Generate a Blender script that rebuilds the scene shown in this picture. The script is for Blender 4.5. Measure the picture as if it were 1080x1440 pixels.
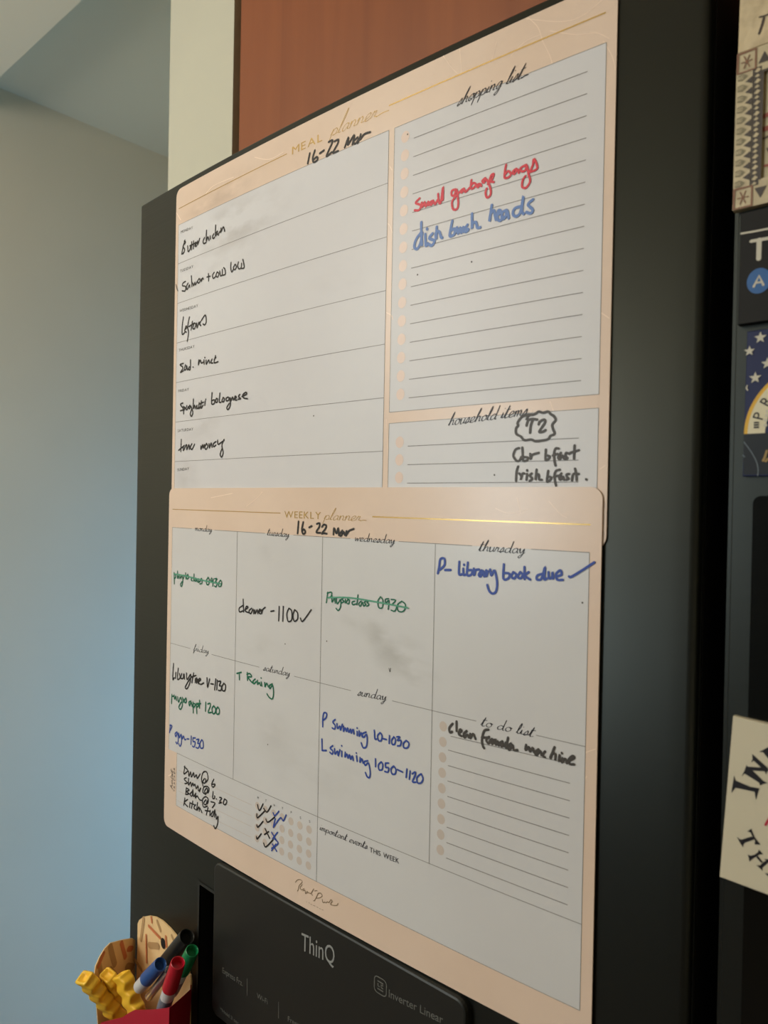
import bpy, bmesh, math
from mathutils import Vector, Matrix
for o in list(bpy.data.objects): bpy.data.objects.remove(o, do_unlink=True)
SC = bpy.context.scene
COL = SC.collection
Z0 = 1.48                                   # height of the seam between the two planner boards above the floor

# ------------------------------------------------------------------ camera
FPX, YAW, PITCH, ROLL = 1031.65679, 0.727922589, -0.00833848864, 0.0189747882
CX, CZ, CD = 0.409871632, -0.0130346763, 0.394977999
SAG, XC = 0.116858681, -0.00638861197        # plan curvature of the fridge door
_f = Vector((-math.sin(YAW)*math.cos(PITCH), math.cos(YAW)*math.cos(PITCH), math.sin(PITCH)))
_r0 = Vector((math.cos(YAW), math.sin(YAW), 0)); _u0 = _r0.cross(_f)
_r = math.cos(ROLL)*_r0 + math.sin(ROLL)*_u0
_u = -math.sin(ROLL)*_r0 + math.cos(ROLL)*_u0
CAM = Vector((CX, -CD, CZ))
cam_data = bpy.data.cameras.new('camera'); cam = bpy.data.objects.new('camera', cam_data); COL.objects.link(cam)
cam_data.sensor_fit = 'VERTICAL'; cam_data.sensor_height = 36.0; cam_data.lens = FPX/1440*36.0
cam_data.clip_start = 0.01; cam_data.clip_end = 50
cam.matrix_world = Matrix(((_r.x, _u.x, -_f.x, CAM.x), (_r.y, _u.y, -_f.y, CAM.y), (_r.z, _u.z, -_f.z, CAM.z+Z0), (0, 0, 0, 1)))
SC.camera = cam
cam_data.dof.use_dof = True; cam_data.dof.focus_distance = 0.62; cam_data.dof.aperture_fstop = 10.5

# ------------------------------------------------------------------ light and exposure
SC.view_settings.view_transform = 'Standard'; SC.view_settings.look = 'None'
SC.view_settings.gamma = 1.0; SC.view_settings.use_curve_mapping = False
SC.view_settings.exposure = 0.2
W = bpy.data.worlds.new('world'); SC.world = W; W.use_nodes = True
W.node_tree.nodes['Background'].inputs['Color'].default_value = (0.75, 0.86, 1.0, 1)
W.node_tree.nodes['Background'].inputs['Strength'].default_value = 0.3

def area_light(name, loc, target, sx, sy, power, col):
    L = bpy.data.lights.new(name, 'AREA'); L.shape = 'RECTANGLE'; L.size = sx; L.size_y = sy; L.energy = power; L.color = col
    o = bpy.data.objects.new(name, L); COL.objects.link(o); o.location = loc
    o.rotation_euler = (Vector(target)-Vector(loc)).to_track_quat('-Z', 'Y').to_euler()
    return o
# daylight through the kitchen window on the left, behind the camera
area_light('daylight_kitchen_window', (-1.40, -2.6, Z0+0.06), (0.1, 0, Z0), 0.8, 0.7, 27, (0.84, 0.95, 1.0))
# added warm point light, unseen, to lift ceiling, walls and boards
pl = bpy.data.lights.new('added_fill_light', 'POINT'); pl.energy = 24.5; pl.color = (1.0, 0.95, 0.88); pl.shadow_soft_size = 0.3
po = bpy.data.objects.new('added_fill_light', pl); COL.objects.link(po); po.location = (-0.62, -1.12, Z0+0.52)
# daylight from the glazed end of the passage
pw = area_light('daylight_passage_window', (-0.75, 2.15, 0.80), (-1.49, 0.55, 0.50), 0.8, 1.0, 18, (0.18, 0.50, 1.0))
pw.data.spread = math.radians(120)

# ------------------------------------------------------------------ helpers
def lin(c):
    c /= 255.0
    return c/12.92 if c <= 0.04045 else ((c+0.055)/1.055)**2.4
def rgb(r, g, b): return (lin(r), lin(g), lin(b), 1.0)
def ray(q): return (q[0]-540)*_r - (q[1]-720)*_u + FPX*_f
def hit(q, axis, v):
    D = ray(q); t = (v-CAM[axis])/D[axis]; return CAM + t*D
def at(px, py, Y): return hit((px, py), 1, Y)          # point of the plane y = Y seen at a pixel (heights relative to Z0)
def curve_y(x): return SAG*(x-XC)**2
def front(q):                                           # (x, z) on the curved door front
    D = ray(q); t = -CAM.y/D.y
    for _ in range(14):
        x = CAM.x+t*D.x; t = (curve_y(x)-CAM.y)/D.y
    P = CAM+t*D; return (P.x, P.z)
def depth(q): 
    D = ray(q); t = -CAM.y/D.y; return t*FPX
def door_map(off): return lambda x, z: Vector((x, curve_y(x)-off, z+Z0))
def flat_map(y): return lambda x, z: Vector((x, y, z+Z0))
def plane_px(y): return lambda q: (lambda P: (P.x, P.z))(hit(q, 1, y))

def mesh_obj(name, verts, faces, mat, parent=None, smooth=False, label=None):
    me = bpy.data.meshes.new(name); me.from_pydata([tuple(v) for v in verts], [], faces); me.update()
    if mat: me.materials.append(mat)
    if smooth:
        for p in me.polygons: p.use_smooth = True
    o = bpy.data.objects.new(name, me); COL.objects.link(o)
    if parent: o.parent = parent
    if label: o['label'] = label
    return o
def bm_obj(name, bm, mat, parent=None, smooth=False, label=None):
    bmesh.ops.recalc_face_normals(bm, faces=bm.faces)
    me = bpy.data.meshes.new(name); bm.to_mesh(me); bm.free()
    if mat: me.materials.append(mat)
    if smooth:
        for p in me.polygons: p.use_smooth = True
    o = bpy.data.objects.new(name, me); COL.objects.link(o)
    if parent: o.parent = parent
    if label: o['label'] = label
    return o
def add_box(bm, lo, hi, bevel=0, seg=2):
    r = bmesh.ops.create_cube(bm, size=1.0)
    for v in r['verts']:
        v.co = Vector(((lo[i]+hi[i])/2 + v.co[i]*(hi[i]-lo[i]) for i in range(3)))
    if bevel:
        es = list({e for v in r['verts'] for e in v.link_edges})
        bmesh.ops.bevel(bm, geom=es, offset=bevel, segments=seg, affect='EDGES')
def box(name, lo, hi, mat, parent=None, bevel=0, label=None, seg=2):
    bm = bmesh.new(); add_box(bm, lo, hi, bevel, seg); return bm_obj(name, bm, mat, parent, label=label)
def empty(name, loc, label, cat, group=None):
    o = bpy.data.objects.new(name, None); COL.objects.link(o); o.location = loc; o.empty_display_size = 0.05
    o['label'] = label; o['category'] = cat
    if group: o['group'] = group
    return o
def adopt(root):                                        # children were built in world coordinates
    inv = Matrix.Translation(-Vector(root.location))
    for c in root.children: c.matrix_parent_inverse = inv
def tag(o, label, cat, group=None):
    o['label'] = label; o['category'] = cat
    if group: o['group'] = group
    return o

# ------------------------------------------------------------------ materials
def new_mat(name, col, rough=0.5, metal=0.0, spec=0.5, coat=0.0):
    m = bpy.data.materials.new(name); m.use_nodes = True
    b = m.node_tree.nodes['Principled BSDF']
    b.inputs['Base Color'].default_value = col; b.inputs['Roughness'].default_value = rough
    b.inputs['Metallic'].default_value = metal; b.inputs['Specular IOR Level'].default_value = spec
    b.inputs['Coat Weight'].default_value = coat; b.inputs['Coat Roughness'].default_value = 0.12
    return m
def mottle(m, c2, scale=8.0, stretch=(1, 1, 1), lo=0.4, hi=0.62, detail=4.0, bump=0.0, bscale=None, tex='noise'):
    nt = m.node_tree; N = nt.nodes; L = nt.links; b = N['Principled BSDF']
    tc = N.new('ShaderNodeTexCoord'); mp = N.new('ShaderNodeMapping'); mp.inputs['Scale'].default_value = stretch
    L.new(tc.outputs['Object'], mp.inputs['Vector'])
    no = N.new('ShaderNodeTexNoise'); no.inputs['Scale'].default_value = scale; no.inputs['Detail'].default_value = detail
    L.new(mp.outputs['Vector'], no.inputs['Vector'])
    cr = N.new('ShaderNodeValToRGB'); cr.color_ramp.elements[0].position = lo; cr.color_ramp.elements[1].position = hi
    cr.color_ramp.elements[0].color = b.inputs['Base Color'].default_value; cr.color_ramp.elements[1].color = c2
    L.new(no.outputs['Fac'], cr.inputs['Fac']); L.new(cr.outputs['Color'], b.inputs['Base Color'])
    if bump:
        n2 = N.new('ShaderNodeTexNoise'); n2.inputs['Scale'].default_value = bscale or scale*4
        L.new(mp.outputs['Vector'], n2.inputs['Vector'])
        bp = N.new('ShaderNodeBump'); bp.inputs['Strength'].default_value = bump; bp.inputs['Distance'].default_value = 0.001
        L.new(n2.outputs['Fac'], bp.inputs['Height']); L.new(bp.outputs['Normal'], b.inputs['Normal'])
    return m
def smear(m, spots, col):
    """wiped ink left on a board: soft blotches at given places"""
    nt = m.node_tree; N = nt.nodes; L = nt.links; b = N['Principled BSDF']
    tc = N.new('ShaderNodeTexCoord')
    prev = b.inputs['Base Color'].links[0].from_socket if b.inputs['Base Color'].links else None
    no = N.new('ShaderNodeTexNoise'); no.inputs['Scale'].default_value = 55; no.inputs['Detail'].default_value = 4
    mpn = N.new('ShaderNodeMapping'); mpn.inputs['Scale'].default_value = (0.45, 1, 1)
    L.new(tc.outputs['Object'], mpn.inputs['Vector']); L.new(mpn.outputs['Vector'], no.inputs['Vector'])
    rp = N.new('ShaderNodeValToRGB'); rp.color_ramp.elements[0].position = 0.42; rp.color_ramp.elements[1].position = 0.62; L.new(no.outputs['Fac'], rp.inputs['Fac'])
    for (x, z, rx, rz, amt) in spots:
        mp = N.new('ShaderNodeMapping'); mp.vector_type = 'TEXTURE'
        mp.inputs['Location'].default_value = (x, 0, z+Z0); mp.inputs['Scale'].default_value = (rx, 1.0, rz)
        L.new(tc.outputs['Object'], mp.inputs['Vector'])
        g = N.new('ShaderNodeTexGradient'); g.gradient_type = 'SPHERICAL'; L.new(mp.outputs['Vector'], g.inputs['Vector'])
        mu = N.new('ShaderNodeMath'); mu.operation = 'MULTIPLY'; L.new(g.outputs['Fac'], mu.inputs[0]); L.new(rp.outputs['Color'], mu.inputs[1])
        m2 = N.new('ShaderNodeMath'); m2.operation = 'MULTIPLY'; m2.use_clamp = True; m2.inputs[1].default_value = amt*0.42
        L.new(mu.outputs[0], m2.inputs[0])
        mx = N.new('ShaderNodeMix'); mx.data_type = 'RGBA'
        L.new(m2.outputs[0], mx.inputs[0])
        if prev: L.new(prev, mx.inputs[6])
        else: mx.inputs[6].default_value = b.inputs['Base Color'].default_value
        mx.inputs[7].default_value = col; prev = mx.outputs[2]
    L.new(prev, b.inputs['Base Color'])
    return m
def wood(m, dark, scale=3.0):
    nt = m.node_tree; N = nt.nodes; L = nt.links; b = N['Principled BSDF']
    tc = N.new('ShaderNodeTexCoord'); mp = N.new('ShaderNodeMapping'); mp.inputs['Scale'].default_value = (14, 14, 0.9)
    L.new(tc.outputs['Object'], mp.inputs['Vector'])
    no = N.new('ShaderNodeTexNoise'); no.inputs['Scale'].default_value = scale; no.inputs['Detail'].default_value = 6; no.inputs['Distortion'].default_value = 0.6
    L.new(mp.outputs['Vector'], no.inputs['Vector'])
    cr = N.new('ShaderNodeValToRGB'); cr.color_ramp.elements[0].position = 0.3; cr.color_ramp.elements[1].position = 0.72
    cr.color_ramp.elements[0].color = dark; cr.color_ramp.elements[1].color = b.inputs['Base Color'].default_value
    L.new(no.outputs['Fac'], cr.inputs['Fac']); L.new(cr.outputs['Color'], b.inputs['Base Color'])
    return m
M = {}
M['wall'] = mottle(new_mat('painted wall', rgb(228, 216, 188), 0.75), rgb(224, 212, 184), 2.0, bump=0.1, bscale=90)
M['ceil'] = new_mat('ceiling paint', rgb(242, 230, 200), 0.85)
M['ceil2'] = new_mat('shade toned ceiling paint', rgb(234, 226, 196), 0.85)  # ceiling paint toned down to stand in for shade
M['nib'] = mottle(new_mat('cream wall paint', rgb(197, 195, 176), 0.7), rgb(193, 191, 173), 2.0, bump=0.08, bscale=80)
M['farwall'] = new_mat('darkened far wall paint', rgb(110, 106, 98), 0.8)  # unseen wall coloured dark so the door's reflections stay dim
M['floor'] = wood(new_mat('timber floor', rgb(120, 92, 66), 0.45), rgb(88, 64, 44))
M['cab'] = wood(new_mat('red brown timber veneer', rgb(148, 81, 42), 0.38), rgb(130, 68, 35), 2.2)
M['cabedge'] = new_mat('dark timber edge', rgb(96, 60, 34), 0.5)
def brushed(name, col, rough, metal):
    m = new_mat(name, col, rough, metal)
    nt = m.node_tree; N = nt.nodes; L = nt.links; b = N['Principled BSDF']
    tc = N.new('ShaderNodeTexCoord'); mp = N.new('ShaderNodeMapping'); mp.inputs['Scale'].default_value = (4, 4, 620)
    L.new(tc.outputs['Object'], mp.inputs['Vector'])
    no = N.new('ShaderNodeTexNoise'); no.inputs['Scale'].default_value = 2.2; no.inputs['Detail'].default_value = 3
    L.new(mp.outputs['Vector'], no.inputs['Vector'])
    mr = N.new('ShaderNodeMapRange'); mr.inputs['To Min'].default_value = rough-0.07; mr.inputs['To Max'].default_value = rough+0.07
    L.new(no.outputs['Fac'], mr.inputs['Value']); L.new(mr.outputs['Result'], b.inputs['Roughness'])
    return m
M['steel'] = brushed('matte black steel', rgb(55, 58, 55), 0.36, 0.85)
M['blackplastic'] = new_mat('black plastic', rgb(16, 17, 18), 0.5)
M['gap'] = new_mat('black recess', rgb(6, 7, 8), 0.7)
M['panel'] = new_mat('dark control panel', rgb(40, 41, 39), 0.38, 0.3)
M['paneledge'] = new_mat('dark panel bevel', rgb(48, 50, 48), 0.45, 0.4)
M['glass'] = new_mat('dark mirror glass', rgb(12, 14, 13), 0.15, spec=0.3)
M['print_grey'] = new_mat('grey print on panel', rgb(150, 152, 150), 0.5)
M['print_dim'] = new_mat('dim grey print on panel', rgb(104, 105, 100), 0.5)
M['white'] = mottle(new_mat('whiteboard laminate', rgb(215, 215, 217), 0.36, spec=0.35), rgb(211, 210, 212), 5.0)
M['white2'] = mottle(new_mat('whiteboard laminate lower', rgb(212, 212, 212), 0.30, spec=0.4), rgb(208, 207, 207), 5.0)
M['peach'] = mottle(new_mat('peach marble laminate', rgb(228, 205, 186), 0.26, spec=0.4), rgb(224, 200, 180), 9.0)
M['vein'] = new_mat('pale vein print', rgb(243, 219, 198), 0.28, spec=0.4)
M['dot'] = new_mat('beige dot print', rgb(228, 205, 190), 0.3, spec=0.4)
M['dot2'] = new_mat('grey beige dot print', rgb(202, 190, 180), 0.3, spec=0.4)
M['line'] = new_mat('grey rule print', rgb(128, 124, 120), 0.35, spec=0.3)
M['gold'] = new_mat('gold foil', rgb(190, 156, 88), 0.24, 0.4)
M['ink'] = new_mat('black heading print', rgb(30, 28, 36), 0.4, spec=0.3)
M['tiny'] = new_mat('small grey label print', rgb(86, 84, 82), 0.4, spec=0.3)
M['black'] = new_mat('black marker ink', rgb(34, 32, 32), 0.45, spec=0.3)
M['grey'] = new_mat('glare greyed and worn black marker ink', rgb(74, 70, 66), 0.45, spec=0.3)  # black ink lightened to imitate board glare; also smudged notes and specks
M['red'] = new_mat('red marker ink', rgb(214, 40, 62), 0.4, spec=0.3)
M['blue'] = new_mat('pale blue marker ink', rgb(92, 128, 190), 0.4, spec=0.3)
M['navy'] = new_mat('blue marker ink', rgb(52, 78, 160), 0.4, spec=0.3)
M['green'] = new_mat('green marker ink', rgb(14, 104, 76), 0.4, spec=0.3)
M['green2'] = new_mat('pale green strike ink', rgb(88, 158, 130), 0.4, spec=0.3)
# ------------------------------------------------------------------ ink: ribbons lying on a surface
def smooth_line(P, n=5):
    if len(P) < 3: return P
    out = []
    for i in range(len(P)-1):
        p0 = P[max(i-1, 0)]; p1 = P[i]; p2 = P[i+1]; p3 = P[min(i+2, len(P)-1)]
        for k in range(n):
            t = k/n
            out.append(tuple(0.5*((2*p1[j]) + (-p0[j]+p2[j])*t + (2*p0[j]-5*p1[j]+4*p2[j]-p3[j])*t*t + (-p0[j]+3*p1[j]-3*p2[j]+p3[j])*t**3) for j in range(2)))
    out.append(P[-1]); return out
class Ink:
    def __init__(s): s.v = []; s.f = []; s.h = []; s.c = 0.0
    def stroke(s, P, w, nib=None, smooth=True, caps=True):
        """P in board coordinates, w full width in metres; nib=(angle, thin) gives calligraphic contrast"""
        if smooth: P = smooth_line(P)
        Q = [P[0]]
        for p in P[1:]:
            if math.hypot(p[0]-Q[-1][0], p[1]-Q[-1][1]) > w*0.08: Q.append(p)
        if len(Q) == 1: Q.append((Q[0][0]+w*0.1, Q[0][1]))
        n = len(Q); base = len(s.v); prev = None
        for i in range(n):
            a = Q[max(i-1, 0)]; b = Q[min(i+1, n-1)]
            dx, dz = b[0]-a[0], b[1]-a[1]; L = math.hypot(dx, dz) or 1e-9; dx /= L; dz /= L
            h = w/2
            if nib: h *= nib[1] + (1-nib[1])*max(0.0, abs(dx*math.sin(nib[0])-dz*math.cos(nib[0])))**1.5
            s.v.append((Q[i][0]-dz*h, Q[i][1]+dx*h)); s.v.append((Q[i][0]+dz*h, Q[i][1]-dx*h)); s.c += 2e-7; s.h += [s.c, s.c]
        for i in range(n-1):
            k = base+2*i; s.f.append((k, k+1, k+3, k+2))
        if caps and not nib:
            for (c, d) in ((Q[0], Q[1]), (Q[-1], Q[-2])):
                ang = math.atan2(c[1]-d[1], c[0]-d[0]); k = len(s.v); s.c += 1e-6; s.h += [s.c]*7
                for j in range(7):
                    t = ang-math.pi/2+math.pi*j/6
                    s.v.append((c[0]+w/2*math.cos(t), c[1]+w/2*math.sin(t)))
                s.f.append(tuple(range(k, k+7)))
    def poly(s, P):
        k = len(s.v); s.c += 3e-7; s.h += [s.c]*len(P); s.v += [tuple(p) for p in P]; s.f.append(tuple(range(k, k+len(P))))
    def disc(s, c, rx, rz, n=18): s.poly([(c[0]+rx*math.cos(2*math.pi*i/n), c[1]+rz*math.sin(2*math.pi*i/n)) for i in range(n)])
    def build(s, name, mat, mp, parent, label=None):
        s.h += [s.c]*(len(s.v)-len(s.h))
        return mesh_obj(name, [mp(*p)+Vector((0, -h, 0)) for p, h in zip(s.v, s.h)], s.f, mat, parent, label=label)
def parse(txt): return [[tuple(float(c) for c in q.split(',')) for q in st.split()] for st in txt.split(';') if st.strip()]
def trace(ink, zoom, txt, w, px=front, smooth=True):
    """zoom = (origin x, origin y, scale) of an enlarged view in which the strokes were read off; w in pixels of the photo"""
    for st in parse(txt):
        P = [px((zoom[0]+a/zoom[2], zoom[1]+b/zoom[2])) for a, b in st]
        q = (zoom[0]+st[0][0]/zoom[2], zoom[1]+st[0][1]/zoom[2])
        ink.stroke(P, w*depth(q)/FPX, smooth=smooth)

# single-stroke script alphabet (x-height .5, ascender 1, descender -.45)
G = {
'a': (.55, [[(.42,.42),(.25,.5),(.07,.3),(.1,.05),(.25,.02),(.4,.22),(.42,.48),(.43,.1),(.55,.04)]]),
'b': (.5, [[(.08,.3),(.14,1),(.08,.5),(.08,.05),(.25,0),(.42,.25),(.3,.45),(.5,.42)]]),
'd': (.58, [[(.42,.42),(.25,.48),(.07,.28),(.1,.04),(.25,.02),(.42,.25),(.48,1),(.45,.1),(.58,.04)]]),
'e': (.46, [[(.0,.05),(.32,.28),(.34,.46),(.2,.5),(.07,.3),(.1,.05),(.26,0),(.46,.12)]]),
'f': (.36, [[(.0,.05),(.3,.8),(.3,1),(.2,.85),(.16,.2),(.1,-.4),(.2,-.2),(.22,.05),(.36,.1)]]),
'g': (.5, [[(.4,.42),(.24,.5),(.07,.3),(.12,.05),(.26,.05),(.4,.48),(.38,-.2),(.24,-.45),(.14,-.3),(.5,.1)]]),
'h': (.5, [[(.0,.05),(.18,.7),(.2,1),(.1,.7),(.06,0),(.12,.3),(.26,.5),(.36,.38),(.36,.08),(.5,.06)]]),
'i': (.24, [[(.0,.06),(.08,.5),(.08,.08),(.24,.08)],[(.1,.72),(.11,.76)]]),
'k': (.45, [[(.08,1),(.08,0)],[(.38,.5),(.1,.24),(.25,.2),(.4,0)]]),
'l': (.26, [[(.0,.06),(.18,.7),(.16,1),(.08,.7),(.08,.1),(.26,.06)]]),
'm': (.66, [[(.0,.3),(.06,.5),(.06,0),(.1,.35),(.2,.5),(.27,.35),(.27,0),(.31,.35),(.42,.5),(.5,.35),(.5,.06),(.66,.06)]]),
'n': (.5, [[(.0,.3),(.06,.5),(.06,0),(.1,.35),(.24,.5),(.34,.35),(.34,.06),(.5,.06)]]),
'o': (.5, [[(.28,.5),(.1,.38),(.07,.15),(.2,0),(.38,.1),(.42,.32),(.28,.5),(.5,.4)]]),
'p': (.5, [[(.0,.1),(.08,.5),(.05,-.45),(.08,.3),(.24,.5),(.4,.34),(.34,.06),(.16,.04),(.5,.1)]]),
'r': (.4, [[(.0,.06),(.1,.5),(.12,.4),(.26,.46),(.24,.1),(.4,.06)]]),
's': (.38, [[(.0,.04),(.22,.52),(.28,.2),(.14,-.02),(.05,.08),(.38,.1)]]),
't': (.34, [[(.0,.06),(.18,.9),(.1,.1),(.2,0),(.34,.08)],[(.02,.62),(.34,.66)]]),
'u': (.48, [[(.0,.3),(.06,.5),(.07,.1),(.18,0),(.34,.2),(.37,.5),(.36,.08),(.48,.05)]]),
'v': (.4, [[(.04,.5),(.18,0),(.36,.48),(.44,.44)]]),
'w': (.6, [[(.03,.5),(.12,0),(.27,.42),(.36,0),(.53,.48),(.62,.44)]]),
'y': (.5, [[(.0,.3),(.05,.5),(.1,.12),(.22,.08),(.36,.48),(.34,-.1),(.2,-.45),(.1,-.3),(.5,.12)]]),
' ': (.34, []),
}
def script(ink, txt, p0, p1, H, w, slant=0.35, xh=0.42, px=front, tail=0, flat=None, up=None):
    """heading lettering between two baseline pixels; H = ascender height in pixels"""
    A = px(p0); B = px(p1); k = depth(p0)/FPX; hz = H*k; wm = w*k
    tot = sum(G[c][0] for c in txt)
    dx, dz = (B[0]-A[0])/tot, (B[1]-A[1])/tot
    U = (0, hz) if up is None else (up[0]*hz, up[1]*hz)
    cur = 0; last = None
    for c in txt:
        adv, sts = G[c]
        for si, st in enumerate(sts):
            P = []
            for (x, y) in st:
                yy = y*xh/0.5 if y <= 0.5 else xh+(y-0.5)/0.5*(1-xh)
                P.append((A[0]+(cur+x)*dx+yy*(U[0]+slant*hz*(dx/math.hypot(dx, dz))), A[1]+(cur+x)*dz+yy*(U[1]+slant*hz*(dz/math.hypot(dx, dz)))))
            ink.stroke(P, wm*0.8, nib=(math.radians(25), 0.38))
        cur += adv
    if tail:
        ink.stroke([(A[0]+cur*dx, A[1]+cur*dz), (A[0]+(cur+tail*.5)*dx, A[1]+(cur+tail*.5)*dz+hz*.06), (A[0]+(cur+tail)*dx, A[1]+(cur+tail)*dz+hz*.05)], wm*.6)

def font_mesh(txt):
    c = bpy.data.curves.new('lettering', 'FONT'); c.body = txt; c.size = 1.0; c.resolution_u = 3
    o = bpy.data.objects.new('lettering', c); COL.objects.link(o)
    dg = bpy.context.evaluated_depsgraph_get(); me = o.evaluated_get(dg).to_mesh()
    V = [(v.co.x, v.co.y) for v in me.vertices]; F = [tuple(p.vertices) for p in me.polygons]
    o.evaluated_get(dg).to_mesh_clear(); bpy.data.objects.remove(o, do_unlink=True); bpy.data.curves.remove(c)
    return V, F
def sans(ink, txt, p0, p1, cap, px=front, up=None, space=0.0, z=None):
    """upright sans lettering stretched between two baseline pixels; cap = capital height in pixels"""
    letters = []; cur = 0
    if space:
        for ch in txt:
            if ch == ' ': cur += 0.35; continue
            V, F = font_mesh(ch); mx = max(v[0] for v in V); mn = min(v[0] for v in V)
            letters.append(([(v[0]-mn+cur, v[1]) for v in V], F)); cur += mx-mn+space
        cur -= space
    else:
        V, F = font_mesh(txt); mn = min(v[0] for v in V); letters.append(([(v[0]-mn, v[1]) for v in V], F)); cur = max(v[0] for v in V)-mn
    A = px(p0); B = px(p1); hz = cap*depth(p0)/FPX/0.729
    dx, dz = (B[0]-A[0])/cur, (B[1]-A[1])/cur
    U = (0, 1) if up is None else up
    for V, F in letters:
        k = len(ink.v); ink.h += [ink.c]*(k-len(ink.h)); ink.c += 1e-6; ink.h += [ink.c]*len(V)
        ink.v += [(A[0]+x*dx+y*hz*U[0], A[1]+x*dz+y*hz*U[1]) for x, y in V]
        ink.f += [tuple(i+k for i in f) for f in F]

def board_sheet(name, x0, x1, z0, z1, rad, off, thick, mat, parent, n=64):
    """laminated sheet with rounded corners lying on the curved door; off = distance of its back from the door"""
    xs = [x0+(x1-x0)*i/n for i in range(n+1)]
    for k in range(1, 9):
        d = rad*(1-math.cos(math.pi/2*k/9)); xs += [x0+d, x1-d]
    xs = sorted(set(round(x, 6) for x in xs))
    F = door_map(off+thick); B = door_map(off); v = []; f = []
    for x in xs:
        d = min(x-x0, x1-x); c = 0
        if d < rad: c = rad-math.sqrt(max(0, rad*rad-(rad-d)**2))
        for mp in (F, B): v += [mp(x, z1-c), mp(x, z0+c)]
    m = len(xs)
    for i in range(m-1):
        a = 4*i; b = a+4
        f += [(a, a+1, b+1, b), (a+2, b+2, b+3, a+3), (a, b, b+2, a+2), (a+1, a+3, b+3, b+1)]
    f += [(0, 2, 3, 1), (4*(m-1), 4*(m-1)+1, 4*(m-1)+3, 4*(m-1)+2)]
    return mesh_obj(name, v, f, mat, parent)
def strip_rect(ink, x0, x1, z0, z1, n=24):
    for i in range(n):
        a = x0+(x1-x0)*i/n; b = x0+(x1-x0)*(i+1)/n
        ink.poly([(a, z0), (b, z0), (b, z1), (a, z1)])
def rule(ink, a, b, w=0.00045, n=14):
    P = [(a[0]+(b[0]-a[0])*i/n, a[1]+(b[1]-a[1])*i/n) for i in range(n+1)]
    ink.stroke(P, w, smooth=False, caps=False)
def rule_px(ink, p, q, w=0.00045): rule(ink, front(p), front(q), w)
# ------------------------------------------------------------------ setting
def struct(o): o['kind'] = 'structure'; return o
XW = -1.455; CEIL = Z0+0.90; PCEIL = Z0+0.965
struct(box('floor', (XW-.1, -3.3, -0.1), (2.3, 2.4, 0), M['floor']))
struct(box('wall_left', (XW-.12, -3.3, 0), (XW, 2.4, PCEIL+.1), M['wall']))
struct(box('wall_right', (2.2, -3.3, 0), (2.32, 2.4, CEIL+.1), M['wall']))
struct(box('ceiling', (XW, -3.3, CEIL), (2.3, 0.232, PCEIL+.1), M['ceil']))
struct(box('ceiling', (XW, 0.232, PCEIL), (2.3, 2.4, PCEIL+.1), M['ceil2']))  # raised and toned darker to deepen the passage's shade
struct(box('wall_column', (-0.4795, 0.15, 0), (-0.337, 0.9, PCEIL), M['nib']))
struct(box('wall_back', (-0.337, 0.82, 0), (2.2, 0.9, CEIL), M['wall']))
# far end of the passage and the wall behind the camera, both with window openings
bm = bmesh.new()
add_box(bm, (XW, 2.25, 0), (-1.2, 2.35, PCEIL)); add_box(bm, (-0.3, 2.25, 0), (2.2, 2.35, PCEIL))
add_box(bm, (-1.2, 2.25, 0), (-0.3, 2.35, 0.3)); add_box(bm, (-1.2, 2.25, 1.6), (-0.3, 2.35, PCEIL))
struct(bm_obj('wall_end', bm, M['wall']))
struct(box('wall_front', (XW, -3.3, 0), (2.2, -3.2, CEIL), M['farwall']))
def window_frame(name, x0, x1, y0, y1, z0, z1):
    bm = bmesh.new(); w = 0.05
    add_box(bm, (x0, y0, z0), (x1, y1, z0+w)); add_box(bm, (x0, y0, z1-w), (x1, y1, z1))
    add_box(bm, (x0, y0, z0+w), (x0+w, y1, z1-w)); add_box(bm, (x1-w, y0, z0+w), (x1, y1, z1-w))
    xm = (x0+x1)/2; add_box(bm, (xm-w/2, y0, z0+w), (xm+w/2, y1, z1-w))
    return struct(bm_obj(name, bm, M['white']))
bm = bmesh.new()
for y0, y1, z0, z1 in ((-3.06, -2.14, -0.35, -0.29), (-3.06, -2.14, 0.41, 0.47), (-3.06, -3.0, -0.29, 0.41), (-2.2, -2.14, -0.29, 0.41), (-2.63, -2.57, -0.29, 0.41)): add_box(bm, (XW+.001, y0, Z0+z0), (XW+0.04, y1, Z0+z1))
struct(bm_obj('window_1', bm, M['white']))
window_frame('window_2', -1.2, -0.3, 2.27, 2.33, 0.3, 1.6)

# overhead cupboard above the fridge
root = empty('overhead_cupboard', (0.2, 0.45, Z0+0.34), 'red brown timber cupboard above the fridge, beside the cream wall column', 'cupboard')
box('carcass', (-0.337, 0.172, Z0+0.34), (0.86, 0.815, CEIL-0.002), M['cabedge'], root, label='dark brown carcass edge')
box('door', (-0.3245, 0.15, Z0+0.345), (0.26, 0.171, CEIL-0.004), M['cab'], root, bevel=0.0015)
box('door', (0.264, 0.15, Z0+0.345), (0.855, 0.171, CEIL-0.004), M['cab'], root, bevel=0.0015)
adopt(root)

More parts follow.
